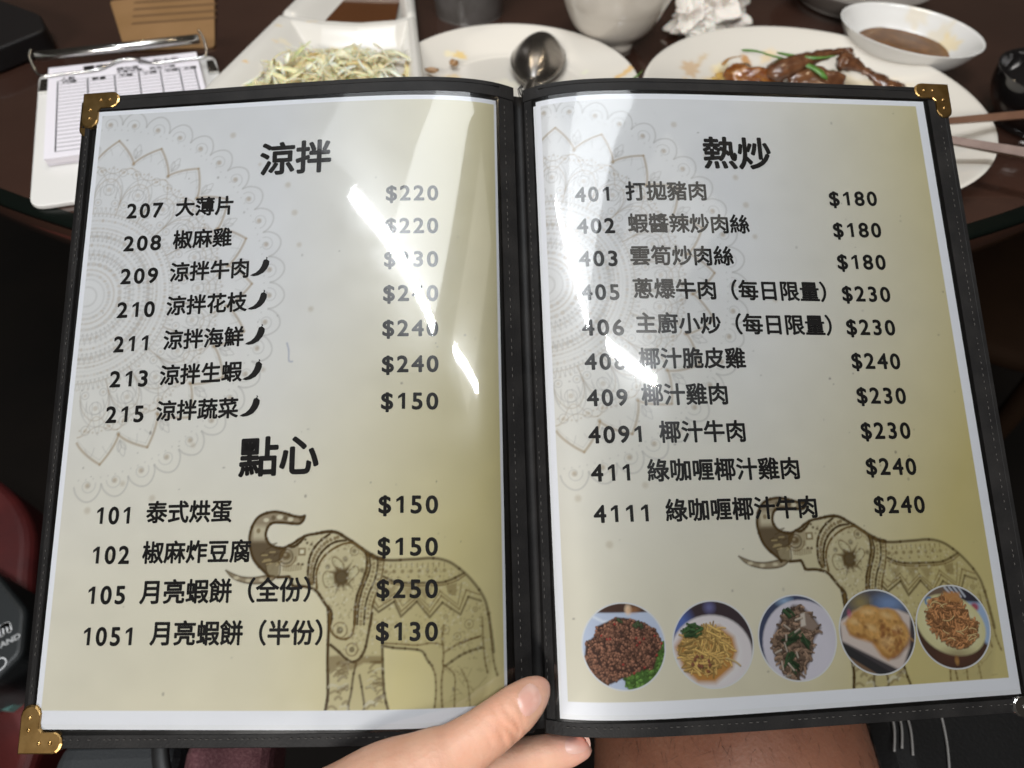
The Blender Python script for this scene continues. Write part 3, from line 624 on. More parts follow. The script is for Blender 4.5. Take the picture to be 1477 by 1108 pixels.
def page_canvas(side, printed, du, dv, seed):
    q = PAN[side]; W = q['W'] * 1000; cv = Canvas(W, 297, PITCH, (.90, .90, .94)); rng = np.random.default_rng(seed)
    X, Y = np.meshgrid(cv.x, cv.y); x0, x1, y0, y1 = printed
    U = np.clip((X - x0) / (x1 - x0), 0, 1); Vv = np.clip((Y - y0) / (y1 - y0), 0, 1)
    k = np.clip((U - .46) / .56, 0, 1) ** 1.15 * .82 + np.clip((Vv - .40) / .62, 0, 1) ** 1.25 * (.26 + .50 * U)
    k = np.clip(k, 0, 1)[..., None]
    lo_ = np.clip((Vv - .28) / .55, 0, 1)[..., None]; g = (np.array([.76, .755, .76]) * (1 - lo_) + np.array([.78, .745, .66]) * lo_) * (1 - k) + np.array([.74, .635, .315] if side < 0 else [.62, .52, .225]) * k  # khaki darker on the right page: light falloff put into the print colour
    # faint mottling of the printed background
    nz = np.zeros_like(X)
    for s_, a_ in ((7, .012), (23, .014), (61, .012)):
        gy, gx = int(297 / s_) + 3, int(W / s_) + 3; n = rng.normal(size=(gy, gx)); fx = X / s_; fy = Y / s_; ix = fx.astype(int); iy = fy.astype(int); fx -= ix; fy -= iy
        nz += a_ * ((n[iy, ix] * (1 - fx) + n[iy, ix + 1] * fx) * (1 - fy) + (n[iy + 1, ix] * (1 - fx) + n[iy + 1, ix + 1] * fx) * fy)
    g = g * (1 + nz[..., None])
    base = cv.im.copy(); cv.im = g
    mandala(cv, 4 + du, 101 + dv, rng)
    for x, y, r_ in ((74, 18, 1.5), (104, 47, 1.4), (108, 62, 1.5), (111, 79, 1.2), (118, 112, 1.3), (28, 226, 1.6), (15, 205, 1.5), (46, 200, 1.4), (64, 176, 1.1), (96, 141, 1.1), (89, 35, .8), (31, 193, 1.2)):
        cv.disc(x + du, y + dv, r_, r_, (.45, .36, .24), .40, soft=.7)
    elephant(cv, 0, 0)
    inside = (X > x0) & (X < x1) & (Y > y0) & (Y < y1)
    im = np.where(inside[..., None], cv.im, base)
    for k_ in range(70):                                               # specks of dirt
        x, y = rng.uniform(4, W - 4), rng.uniform(5, 290); c2 = Canvas.__new__(Canvas); cv.im = im; r_ = rng.choice([.25, .3, .4, .6]); cv.disc(x, y, r_, r_ * rng.uniform(.6, 1.4), (.16, .13, .11), rng.uniform(.2, .7), soft=.25); im = cv.im
    if side < 0:
        cv.im = im; cv.stroke(smooth_path([(107, 128.5, 0), (108, 132, 0), (108.3, 137, 0), (110, 137.6, 0)], 14)[:, :2], .6, (.14, .18, .38), .6); im = cv.im
    cv.im = im; return cv
PRINTED = {-1: (2.6, 208.2, 2.3, 291.3), 1: (2.6, 206.6, 2.7, 291.9)}
pages = {}
for side in (-1, 1):
    q = PAN[side]; W = q['W'] * 1000
    cv = page_canvas(side, PRINTED[side], 0 if side < 0 else -3.5, 0 if side < 0 else -.6, 11 + side)
    X, Y = np.meshgrid(cv.x, cv.y)
    V = sheet(side, X.ravel(), Y.ravel(), .0006); F = grid_faces(cv.ny, cv.nx)[:, ::-1].copy()
    pages[side] = part('page', V, F, M['paper_print'], menu, col=cv.im.reshape(-1, 3))
    # spare sheet behind it and the clear pocket over it
    U = np.linspace(-1.5 if side > 0 else 0, W + .3, 60); Vv = np.array([2., 100, 200, 299.2])
    X, Y = np.meshgrid(U, Vv); part('backing_sheet', sheet(side, X.ravel(), Y.ravel(), .0003), grid_faces(4, 60)[:, ::-1].copy(), M['paper'], menu)
    S = np.linspace(q['s0'] - .0026, q['s0'] + q['W'] + .0022, 200); Yv = np.linspace(q['yo'] - SH / 2 - .0034, q['yo'] + SH / 2 + .0016, 160)
    X, Y = np.meshgrid(S, Yv)
    wv = .00006 * np.sin(X * 47 + Y * 23) * np.sin(Y * 21 + 1.3)
    edge = np.minimum(np.minimum(X - S[0], S[-1] - X), np.minimum(Y - Yv[0], Yv[-1] - Y))
    off = .0009 + (1 - (1 - np.clip(edge / .03, 0, 1)) ** 2) * (.0003 + wv)
    F = grid_faces(160, 200); part('vinyl_sleeve', panel(side, X.ravel(), Y.ravel(), off.ravel()), F if side > 0 else F[:, ::-1].copy(), M['vinyl'], menu)

# ------------------------------------------------------------------ printed words
def text_mesh(txt, bold):
    cu = bpy.data.curves.new('t', 'FONT'); cu.body = txt; cu.size = 1; cu.resolution_u = 4; cu.fill_mode = 'FRONT'
    o = bpy.data.objects.new('t', cu); COL.objects.link(o); bpy.context.view_layer.update()
    me = o.evaluated_get(bpy.context.evaluated_depsgraph_get()).to_mesh()
    V = np.array([v.co[:] for v in me.vertices]); F = [list(p.vertices) for p in me.polygons]
    bpy.data.objects.remove(o); bpy.data.curves.remove(cu)
    V = V[:, :2]
    if bold:                                     # heavier strokes: a ribbon along every outline edge
        cnt = {}
        for f in F:
            for a, b in zip(f, f[1:] + f[:1]): cnt[(min(a, b), max(a, b))] = cnt.get((min(a, b), max(a, b)), 0) + 1
        V2 = [V]; n = len(V)
        for (a, b), c in cnt.items():
            if c != 1: continue
            d = V[b] - V[a]; L = np.hypot(*d)
            if L < 1e-7: continue
            d = d / L * bold; m = np.array([-d[1], d[0]]); e = d * .6
            V2.append(np.array([V[a] - e - m * .5, V[a] - e + m * .5, V[a] + m, V[b] + m, V[b] + e + m * .5, V[b] + e - m * .5, V[b] - m, V[a] - m])); F.append(list(range(n, n + 8))[::-1]); n += 8
        V = np.concatenate(V2)
    return V, F
def digits_mesh(txt, bold):
    V = []; F = []; n = 0
    for i, ch in enumerate(txt):
        if ch == '1':
            b = bold * .5; v = np.array([(.30 - b, 0), (.41 + b, 0), (.41 + b, CAPH), (.325 - b, CAPH), (.13, CAPH * .80), (.13, CAPH * .655 - b), (.30 - b, CAPH * .765)]); f = [[0, 1, 2, 3, 6], [3, 4, 5, 6]]
        else: v, f = text_mesh(ch, bold); v = v - np.array([(v[:, 0].min() + v[:, 0].max()) / 2 - .30, 0])
        V.append(v + (i * .615, 0)); F += [[k + n for k in q] for q in f]; n += len(v)
    return np.concatenate(V), F
_v, _f = text_mesh('0', 0); CAPH = _v[:, 1].max()
def set_text(txt, kind, u0, v0, u1, v1):
    """lay a line of print between two points of the sheet; returns sheet coordinates"""
    V, F = digits_mesh(txt, .027) if kind in 'np' else text_mesh(txt, {'d': .027, 'h': .028}[kind])
    x0, x1 = V[:, 0].min(), V[:, 0].max(); sx = (u1 - u0) / (x1 - x0)
    if kind in 'np': sy = 7.55 / CAPH; yb = 0.0
    else: sy = sx * (1.02 if kind == 'd' else 1.0); yb = V[:, 1].min()
    x = (V[:, 0] - x0) * sx; t = x / (u1 - u0)
    return np.stack([u0 + x, v0 + (v1 - v0) * t - (V[:, 1] - yb) * sy], 1), F
cur = None
for side, txt, kind, u0, v0, u1, v1 in TXT:
    V, F = set_text(txt, kind, u0, v0, u1, v1)
    if kind == 'n': cur = MB(); cur.add(V, F); continue
    if kind == 'd': cur.add(V, F); V, F = cur.v, cur.F
    part({'d': 'dish_line', 'p': 'price', 'h': 'heading'}[kind], sheet(side, V[:, 0], V[:, 1], .00072), F, M['ink'], pages[side], smooth=False)
CHILI = [(0, .02), (.2, -.03), (.46, .01), (.72, .14), (.92, .37), (1.02, .60), (1.03, .78), (.93, .87), (.88, .90), (.93, .98), (.86, 1.04), (.83, 1.02), (.86, .97), (.82, .90), (.72, .88), (.68, .80), (.66, .70), (.60, .52), (.48, .33), (.3, .17), (.12, .1)]
for u0, v0, u1, v1 in ((87.1, 94, 96.2, 84.9), (86.7, 111, 95.8, 101.8), (86.3, 128.4, 95.6, 118.9), (86, 145.6, 95.1, 136.2), (85.7, 163, 94.9, 153.6)):
    P = np.array(CHILI); 
    part('chili_mark', sheet(-1, u0 + P[:, 0] * (u1 - u0), v0 + P[:, 1] * (v1 - v0), .00072), [list(range(len(P)))], M['ink'], pages[-1], smooth=False)

# ------------------------------------------------------------------ round photographs of dishes printed on the right page
def strand(cv, rng, x, y, l, a, bend, wd, c, al=.95):
    t = np.linspace(-.5, .5, 8); px = x + l * t * np.cos(a) - bend * (t * t - .08) * l * np.sin(a); py = y + l * t * np.sin(a) + bend * (t * t - .08) * l * np.cos(a)
    P = np.stack([px, py], 1); c = np.array(c); cv.stroke(P + (.0, wd * .45), wd * 1.25, c * .35, al * .6, soft=.12); cv.stroke(P, wd, c, al, soft=.1); cv.stroke(P - (0, wd * .2), wd * .35, np.minimum(c * 1.6, .9), al * .6, soft=.1)
def crumb(cv, rng, x, y, r_, c):
    c = np.array(c); a = rng.uniform(0, 3); k = rng.uniform(.6, 1)
    cv.disc(x + .1, y + .22, r_ * 1.1, r_ * k * 1.1, c * .3, .7, a, .18); cv.disc(x, y, r_, r_ * k, c, .95, a, .16); cv.disc(x - r_ * .2, y - r_ * .3, r_ * .45, r_ * .3, np.minimum(c * 1.9, .8), .7, a, .15)
def inpoly(P, x, y):
    ins = False; P = np.asarray(P)
    for a, b in zip(P, np.roll(P, -1, 0)):
        if (a[1] > y) != (b[1] > y) and x < (b[0] - a[0]) * (y - a[1]) / (b[1] - a[1]) + a[0]: ins = not ins
    return ins
def scatter(rng, P, n):
    P = np.asarray(P); lo, hi = P.min(0), P.max(0); out = []
    while len(out) < n:
        p = rng.uniform(lo, hi)
        if inpoly(P, *p): out.append(p)
    return out
def ell(cx, cy, rx, ry, n=40, a=0): t = np.linspace(0, 2 * PI, n, endpoint=False); return np.stack([cx + rx * np.cos(t) * math.cos(a) - ry * np.sin(t) * math.sin(a), cy + rx * np.cos(t) * math.sin(a) + ry * np.sin(t) * math.cos(a)], 1)
def dish_photo(k):
    rng = np.random.default_rng(40 + k); cv = Canvas(37, 37, .27, (.5, .5, .5)); S = 37
    if k == 0:
        cv.im[:] = (.50, .56, .70); cv.poly([(0, 0), (37, 0), (37, 4.6), (0, 4.2)], (.07, .035, .025), 1); cv.disc(21.3, 3.3, 1.4, 2.0, (.85, .62, .42), .95, soft=.7); cv.disc(23.5, 3.4, 2.6, 1.4, (.45, .2, .08), .5, soft=.8)
        cv.stroke([(6, 6), (10, 8), (15, 8.5)], 1.0, (.8, .84, .9), .7, soft=.6)
        cv.poly([(17, 30), (24, 24), (36, 17), (37, 26), (32, 33), (25, 36.5), (19, 36)], (.06, .13, .025), 1)
        for p in scatter(rng, [(17, 30), (24, 24), (36, 17), (37, 26), (32, 33), (25, 36), (19, 35.5)], 110): crumb(cv, rng, *p, rng.uniform(.5, 1.3), np.array((.09, .18, .035)) * rng.uniform(.4, 1.5))
        pile = [(1, 24), (2, 17), (6, 14), (7, 10), (12, 8), (16, 6.2), (22, 7), (28, 9), (33, 12), (35.5, 18), (33, 22), (31, 28), (24, 29), (19, 31), (12, 34), (7, 34.5), (3, 30)]
        cv.poly(pile, (.06, .028, .02), 1)
        for p in scatter(rng, pile, 900): crumb(cv, rng, *p, rng.uniform(.35, .75), np.array((.23, .105, .065)) * rng.uniform(.35, 1.45))
        for p in scatter(rng, pile, 14): crumb(cv, rng, *p, .5, (.30, .04, .03))
        for p in scatter(rng, [(16, 7), (27, 8), (27, 11), (17, 10)], 14): crumb(cv, rng, *p, .8, (.05, .07, .03))
    elif k == 1:
        cv.im[:] = (.045, .03, .035); cv.disc(4, 9, 5, 6, (.10, .16, .45), .9, soft=3); cv.disc(18, 3, 2.2, 2.2, (.16, .16, .34), .8, soft=1.5)
        cv.poly(ell(17.5, 22.4, 18.4, 16.2), (.72, .66, .66), 1, soft=.6); cv.poly(ell(16, 22.5, 15, 13), (.76, .71, .70), 1, soft=1.5)
        cv.poly([(1, 19), (6, 13), (14, 11), (22, 11), (28, 16), (29, 22), (26, 29), (18, 34.5), (10, 34), (4, 28)], (.48, .215, .04), .97, soft=1.3)
        for p in scatter(rng, [(2, 19), (7, 13), (15, 11), (22, 12), (26, 17), (25, 25), (15, 31), (6, 29)], 230): strand(cv, rng, *p, rng.uniform(3, 7), rng.uniform(-.4, 2.2), rng.uniform(-.5, .5), rng.uniform(.45, .8), np.array((.56, .35, .11)) * rng.uniform(.4, 1.3))
        strand(cv, rng, 27, 26, 7, .5, .3, .7, (.5, .36, .16))
        for p in scatter(rng, [(5, 13), (9, 9.5), (14, 11), (13, 14.5), (7, 15)], 30): strand(cv, rng, *p, rng.uniform(1.5, 4), rng.uniform(-.6, .5), 0, .9, np.array((.035, .075, .025)) * rng.uniform(.5, 1.6))
        for p in scatter(rng, [(9, 22), (20, 20), (18, 31), (8, 30)], 9): crumb(cv, rng, *p, .8, (.20, .07, .04))
    elif k == 2:
        cv.im[:] = (.05, .06, .11); cv.disc(14, 2.5, 3, 1.6, (.35, .5, .7), .8, soft=1.5); cv.poly(ell(20.5, 21, 18.5, 18.6), (.62, .58, .64), 1, soft=.5); cv.poly(ell(21, 24, 14, 14), (.67, .63, .69), .8, soft=3); cv.stroke(ell(21, 22.5, 15.5, 14.5)[4:16], .5, (.75, .73, .78), .6)
        pile = [(8, 16), (13, 8), (18, 4.5), (22, 5), (27, 10), (30, 15), (26, 20), (24, 27), (21, 32), (15, 37), (11, 33), (7, 27), (6.5, 20)]
        cv.poly(pile, (.085, .052, .036), 1, soft=.8)
        for p in scatter(rng, pile, 330): strand(cv, rng, *p, rng.uniform(1, 3.4), rng.uniform(-.9, 1.9), rng.uniform(-.8, .8), rng.uniform(.5, 1.3), np.array((.26, .165, .11)) * rng.uniform(.25, 1.4))
        cv.poly([(21, 8.5), (24, 8), (29, 14), (26, 16), (21, 14)], (.26, .19, .15), 1); cv.poly([(21, 8.5), (23, 8), (23, 13.5), (20.6, 14)], (.60, .52, .44), 1)
        for c0 in ((16, 19, 8, -.4), (14, 27, 6, -1.0), (22, 20, 6, .9), (14.5, 8, 4, .6), (16, 31, 5, .8)):
            for j in range(7): strand(cv, rng, c0[0] + rng.normal() * .9, c0[1] + rng.normal() * .9, c0[2] * rng.uniform(.4, 1), c0[3] + rng.normal() * .25, .1, 1.0, np.array((.022, .045, .018)) * rng.uniform(.6, 1.7))
        for p in scatter(rng, pile, 10): strand(cv, rng, *p, rng.uniform(2, 4), rng.uniform(-.8, 1.8), 0, .8, np.array((.42, .35, .28)) * rng.uniform(.6, 1.1))
    elif k == 3:
        cv.im[:] = (.06, .05, .055); cv.poly([(0, 0), (37, 0), (37, 13), (20, 4), (0, 13)], (.09, .085, .10), 1); cv.disc(26, 6.5, 7, 3.6, (.20, .30, .52), .85, soft=2.5)
        cv.poly([(0, 22), (20, 37), (0, 37)], (.20, .12, .07), 1, soft=.8); cv.poly([(0, 21.5), (3, 23.5), (24, 37), (17, 37), (0, 26)], (.03, .028, .03), 1)
        cv.poly([(1, 13), (12, 7.5), (30, 9.5), (35.5, 12), (33, 26), (28.5, 34.5), (26, 34.8), (1, 21.5)], (.66, .55, .49), 1, soft=.7)
        blob = [(4, 14), (8, 9), (14, 7.6), (22, 9), (28, 10), (32, 16), (32, 22), (29, 27), (22, 31), (19, 29), (15, 23), (9, 21), (5, 19)]
        cv.poly(blob, (.55, .27, .075), 1, soft=1.0); cv.disc(12, 5.5, 4, 3.2, (.40, .30, .09), .6, soft=2.5)
        for px_, py_, a_, b_, an in ((9, 15, 5, 4.2, .3), (16, 11, 6, 4, .1), (25, 13, 5.5, 4.2, .4), (29, 20, 4.4, 5.6, .1), (17, 18, 5, 4, .5), (24, 24, 5.2, 5, .2)):
            cv.disc(px_ + .5, py_ + 1.0, a_ * 1.08, b_ * 1.1, (.26, .105, .025), .8, an, .9); cv.disc(px_, py_, a_, b_, (.62, .335, .10), .95, an, .9)
            for _ in range(34):
                q = rng.normal(size=2) * (a_ * .42, b_ * .42); cv.disc(px_ + q[0], py_ + q[1], rng.uniform(.4, 1.3), rng.uniform(.3, .9), np.array((.62, .33, .10)) * rng.uniform(.5, 1.45), .4, rng.uniform(0, 3), .35)
            cv.disc(px_ - a_ * .2, py_ - b_ * .35, a_ * .5, b_ * .3, (.80, .55, .26), .55, an, .8)
        for p in scatter(rng, [(19, 16), (31, 14), (31, 24), (24, 30), (20, 24)], 60): cv.disc(*p, rng.uniform(.4, 1.3), rng.uniform(.4, 1), np.array((.30, .11, .035)) * rng.uniform(.6, 1.3), .5, rng.uniform(0, 3), .4)
        for x, y in ((13, 16), (9, 19), (21, 14), (24, 20), (17, 22)): cv.disc(x, y, 1.0, .7, (.20, .08, .03), .7, .4, .5)
        cv.disc(22, 23.5, 2.8, 2.0, (.72, .44, .18), .6, soft=1.4); cv.disc(6, 10, .9, 1.6, (.55, .12, .20), .7, soft=.6)
    else:
        cv.im[:] = (.075, .035, .022); cv.poly([(0, 0), (37, 0), (37, 9), (0, 9)], (.17, .115, .08), 1, soft=1); cv.poly([(17, 0), (37, 0), (37, 16), (26, 10)], (.035, .03, .045), 1)
        for j in range(4): cv.stroke([(17 + 2.2 * j, 1), (20.5 + 2 * j, 5.5)], .9, (.65, .68, .75), .8, soft=.4)
        cv.poly([(27, 8), (37, 9), (37, 30), (33, 26)], (.36, .47, .66), 1, soft=.8); cv.disc(30.5, 10.5, 2.0, 1.8, (.38, .04, .06), .9, soft=.7)
        cv.poly(ell(17.5, 17.6, 17.4, 13.0, a=.38), (.68, .62, .33), 1, soft=.6); cv.poly(ell(18, 17.5, 14, 9.5, a=.38), (.73, .68, .42), .8, soft=2)
        cv.ring(8.2, 6.8, 1.7, 1.0, (.10, .22, .42), .9); cv.disc(17.8, 33, 1.0, 1.8, (.58, .30, .08), .9, soft=.5); cv.disc(18, 31, 8, 3, (.13, .05, .03), .5, soft=2)
        pile = [(5.5, 14), (9, 7), (14, 4.6), (22, 5), (25, 10), (27, 15), (31, 17.5), (29, 24), (24, 28), (17, 27.5), (12, 24), (8, 19)]
        cv.poly(pile, (.20, .085, .03), 1, soft=.7)
        for p in scatter(rng, pile, 330): strand(cv, rng, *p, rng.uniform(1.5, 3.8), rng.uniform(0, 3.1), rng.uniform(-.7, .7), rng.uniform(.5, 1.0), np.array((.42, .19, .075)) * rng.uniform(.45, 1.5))
        for p in scatter(rng, pile, 14): strand(cv, rng, *p, rng.uniform(3, 6), rng.uniform(-.6, .6), rng.uniform(-.8, .8), .4, (.62, .44, .20))
        cv.poly([(16, 3), (24, 3.6), (24, 8), (17, 7)], (.52, .24, .08), .9, soft=.7)
    return cv
PHOTOS = [(28.1, 268.9), (67.9, 269.6), (107.0, 269.0), (145.3, 268.6), (182.8, 268.4)]
for k, (cu_, cw_) in enumerate(PHOTOS):
    cv = dish_photo(k); X, Y = np.meshgrid(cv.x - 18.5, cv.y - 18.5); r_ = np.hypot(X, Y); im = cv.im.copy()
    edge = np.clip((r_ - 17.75) / .3, 0, 1)[..., None]; im = im * (1 - edge) + np.array((.70, .69, .68)) * edge
    # pull the square grid into the disc: points past the rim slide onto it
    sc_ = np.minimum(1, 18.6 / np.maximum(r_, 1e-6)); X2, Y2 = X * sc_, Y * sc_
    F = grid_faces(cv.ny, cv.nx); keep = (r_.ravel()[F] < 18.6).any(1); F = F[keep][:, ::-1].copy()
    used = np.unique(F); remap = np.zeros(cv.nx * cv.ny, int); remap[used] = np.arange(len(used))
    V = sheet(1, cu_ + X2.ravel()[used], cw_ + Y2.ravel()[used], .00068)
    part('dish_photo', V, remap[F], M['photo'], pages[1], col=im.reshape(-1, 3)[used], label=['round photo of minced meat with lettuce', 'round photo of yellow noodles in orange sauce', 'round photo of stir-fried meat with greens', 'round photo of golden crispy chicken', 'round photo of shredded fried food on a cream plate'][k])
# ------------------------------------------------------------------ setting: floor, round table
V, F = box((0, .6, -.78), (9, 9, .06)); solo('floor', V, F, mat('dark_floor', (.0030, .0024, .002), .85, noise=(3, (.0055, .004, .003), 5, .4, .7), spec=.1), None, None, kind='structure')
TC, TRD = np.array([-0.0128, 1.2078]), .9138
table = thing('round_table', 'large round dark brown dining table with a glass top under the dishes', 'table', (TC[0], TC[1], -.75))
part('tabletop', *lathe([(0, -.045), (TRD - .03, -.045), (TRD - .012, -.04), (TRD - .008, -.026), (TRD - .010, -.010), (TRD - .016, -.0062), (0, -.0062)], (*TC, 0), 160), M['wood'], table)
part('pedestal', *lathe([(0, -.75), (.34, -.75), (.34, -.72), (.10, -.68), (.085, -.4), (.12, -.08), (.3, -.046), (0, -.046)], (*TC, 0), 48), M['wood'], table)
part('glass_top', *lathe([(0, -.0058), (TRD - .003, -.0058), (TRD, -.0045), (TRD, -.0012), (TRD - .002, 0), (TRD - .010, .0), (TRD - .012, 0)], (*TC, 0), 200), mat('glass_edge', (.0016, .003, .0022), .3, spec=.25), table)
part('glass_surface', *lathe([(TRD - .012, 0), (TRD * .5, 0), (0.001, 0)], (*TC, 0), 160), M['wood'], table)

# ------------------------------------------------------------------ plates and bowls
def stained(V, base, blobs, rng):
    """sauce stains with shapes of their own, as colour on the glaze"""
    C = np.ones((len(V), 3)) * base
    for x, y, rx, ry, a, c, al in blobs:
        ca, sa = math.cos(a), math.sin(a); u = ((V[:, 0] - x) * ca + (V[:, 1] - y) * sa) / rx; v = (-(V[:, 0] - x) * sa + (V[:, 1] - y) * ca) / ry
        d = np.sqrt(u * u + v * v) + .18 * np.sin(7 * np.arctan2(v, u) + x * 900) + .12 * np.sin(3 * np.arctan2(v, u) + y * 700)
        k = np.clip((1.05 - d) / .35, 0, 1)[:, None] * al; C = C * (1 - k) + np.array(c) * k
    return C
def fine_lathe(prof, c, seg, n):
    P = smooth_path(np.c_[np.array(prof), np.zeros(len(prof))], n)[:, :2]; P[:, 0] = np.maximum(P[:, 0], .0002); return lathe(P, c, seg)
CH = (.555, .52, .465)
# small round plate
pc, pr = (-.0058, .5402), .1100
V, F = fine_lathe([(0, .004), (pr * .55, .004), (pr * .66, .0055), (pr * .8, .011), (pr * .97, .0175), (pr, .0180), (pr * .99, .0165), (pr * .8, .008), (pr * .64, .0015), (pr * .6, 0), (pr * .55, .0012), (0, .0012)], (*pc, 0), 200, 150)
rng = np.random.default_rng(5)
bl = [(-.058, .602, .007, .005, .2, (.62, .42, .10), .75), (-.068, .60, .006, .004, .5, (.72, .62, .36), .6), (-.062, .566, .010, .007, 0, (.60, .46, .26), .8), (-.012, .555, .014, .012, .4, (.74, .69, .52), .45), (.062, .56, .004, .004, 0, (.60, .62, .44), .6), (.060, .578, .004, .003, 0, (.60, .62, .44), .5), (.044, .548, .008, .006, 0, (.70, .66, .55), .5),
      (.094, .560, .021, .0035, .62, (.58, .34, .08), .8), (.080, .548, .006, .005, .4, (.60, .28, .05), .85), (-.054, .555, .003, .002, 0, (.55, .4, .2), .6), (.002, .608, .003, .0015, .2, (.25, .2, .16), .7)]
small_plate = solo('round_plate', V, F, M['china_stain'], 'small round white plate with brown crumbs holding an upturned steel spoon', 'plate', col=stained(V, CH, bl, rng))
# large round plate
bc, br_ = (.2460, .5071), .1405
V, F = fine_lathe([(0, .005), (br_ * .5, .005), (br_ * .62, .006), (br_ * .75, .011), (br_ * .96, .0215), (br_, .0225), (br_ * .99, .0208), (br_ * .78, .0085), (br_ * .6, .002), (br_ * .56, 0), (br_ * .5, .0015), (0, .0015)], (*bc, 0), 240, 170)
bl = [(.157, .576, .009, .013, -.5, (.46, .27, .10), .6), (.170, .594, .003, .012, -.6, (.48, .32, .14), .5), (.178, .565, .005, .007, .4, (.48, .30, .12), .5), (.215, .603, .005, .008, .2, (.40, .20, .06), .9), (.205, .570, .034, .022, .2, (.60, .42, .14), .6), (.190, .588, .010, .008, .6, (.72, .60, .30), .5), (.234, .590, .012, .008, .2, (.74, .62, .34), .55), (.238, .612, .012, .006, .8, (.70, .50, .22), .5),
      (.265, .600, .009, .005, .2, (.74, .62, .36), .45), (.275, .585, .003, .0025, .4, (.35, .2, .08), .8), (.284, .594, .0025, .002, 0, (.35, .2, .08), .7), (.262, .572, .004, .003, 0, (.5, .3, .12), .7), (.150, .560, .003, .002, 0, (.62, .42, .2), .6), (.30, .572, .05, .012, -.3, (.62, .50, .28), .45), (.36, .50, .006, .003, .4, (.66, .58, .4), .5)]
big_plate = solo('large_plate', V, F, M['china_stain'], 'large round white plate with saucy leftovers behind the right page of the menu', 'plate', col=stained(V, CH, bl, rng))
# sauce dish
dc = (.3695, .6276)
dish = thing('sauce_dish', 'small white sauce dish half full of brown sauce at the far right', 'dish', (*dc, 0))
rd = .0575
V, F = fine_lathe([(0, .006), (rd * .5, .0065), (rd * .72, .013), (rd * .9, .026), (rd * .97, .0315), (rd, .0325), (rd * .995, .0305), (rd * .85, .017), (rd * .62, .005), (rd * .55, 0), (rd * .5, .002), (0, .002)], (*dc, 0), 128, 110)
V[:, :2] = np.array(dc) + (V[:, :2] - dc) @ np.array([[math.cos(.84), -math.sin(.84)], [math.sin(.84), math.cos(.84)]]) * np.array([.93, 1.13]) @ np.array([[math.cos(.84), math.sin(.84)], [-math.sin(.84), math.cos(.84)]])
bl = [(.394, .674, .008, .016, .5, (.55, .42, .20), .30), (.410, .644, .010, .010, .3, (.55, .43, .20), .30), (.352, .668, .003, .002, 0, (.4, .25, .1), .7), (.382, .664, .004, .003, 0, (.4, .25, .1), .6), (.415, .63, .006, .012, .2, (.66, .5, .2), .5)]
part('bowl', V, F, M['china_stain'], dish, col=stained(V, (.58, .57, .55), bl, rng))
t = np.linspace(0, 2 * PI, 64, endpoint=False)
V = np.array([[dc[0] + .0435 * math.cos(a) * .98, dc[1] + .0435 * math.sin(a) * 1.03, .0152] for a in t])
solo('sauce', V, [list(range(64))], mat('brown_sauce', (.085, .034, .008), .2, spec=.12, noise=(70, (.14, .06, .015), 3, .4, .7), bump=(60, .15, .002, 2)), 'brown dipping sauce pooled in the small white sauce dish', 'sauce')
# pale soup bowl
wc = (.090, .656)
bowl = thing('soup_bowl', 'deep white bowl cut off by the top edge behind the small plate', 'bowl', (*wc, 0))
part('bowl', *fine_lathe([(0, .012), (.024, .013), (.040, .024), (.051, .042), (.0565, .060), (.0575, .0625), (.0565, .0620), (.0545, .058), (.050, .040), (.040, .020), (.028, .009), (.0235, .006), (.0235, 0), (.0215, 0), (.021, .006), (0, .007)][::1], (*wc, 0), 128, 150), M['china'], bowl)
V, F = lathe([(.0545, .0572), (.03, .058), (.001, .0585)], (*wc, 0), 64)
rr = np.hypot(V[:, 0] - wc[0], V[:, 1] - wc[1]); V[:, 2] += .0012 * np.sin(V[:, 0] * 900) * np.sin(V[:, 1] * 700)
solo('rice_porridge', V, F, mat('porridge', (.72, .66, .50), .5, noise=(160, (.60, .48, .22), 3, .5, .7), bump=(200, .5, .002, 2)), 'pale yellowish food filling the deep white bowl to its rim', 'food')
# grey tumbler
gcx, gcy = -.057, .722
cup = solo('tumbler', *fine_lathe([(0, .003), (.033, .004), (.036, .03), (.0395, .10), (.0402, .102), (.0408, .100), (.0378, .03), (.0355, .002), (.034, 0), (0, 0)], (gcx, gcy, 0), 96, 80), mat('smoky_plastic', (.075, .068, .062), .30, coat=.3, noise=(40, (.11, .10, .095), 3, .4, .7)), 'smoky grey tumbler at the top edge between the divided plate and the soup bowl', 'cup')
# second dark bowl at the right edge
kc = (.452, .520)
V, F = fine_lathe([(0, .008), (.03, .010), (.044, .024), (.049, .040), (.0502, .042), (.0502, .040), (.046, .022), (.034, .006), (.030, 0), (0, .002)], (*kc, 0), 96, 80)
solo('dark_bowl', V, F, mat('black_lacquer', (.008, .007, .007), .12, coat=.7), 'glossy black lacquer bowl at the right edge beyond the chopsticks', 'bowl')
# grey dish at the far top right
V, F = fine_lathe([(0, .004), (.05, .005), (.066, .014), (.078, .024), (.079, .025), (.077, .022), (.06, .006), (.05, 0), (0, .001)], (.372, .775, 0), 96, 60)
solo('grey_plate', V, F, mat('grey_glaze', (.22, .20, .18), .25, coat=.4), 'greyish plate cut off by the top edge beyond the sauce dish', 'plate')

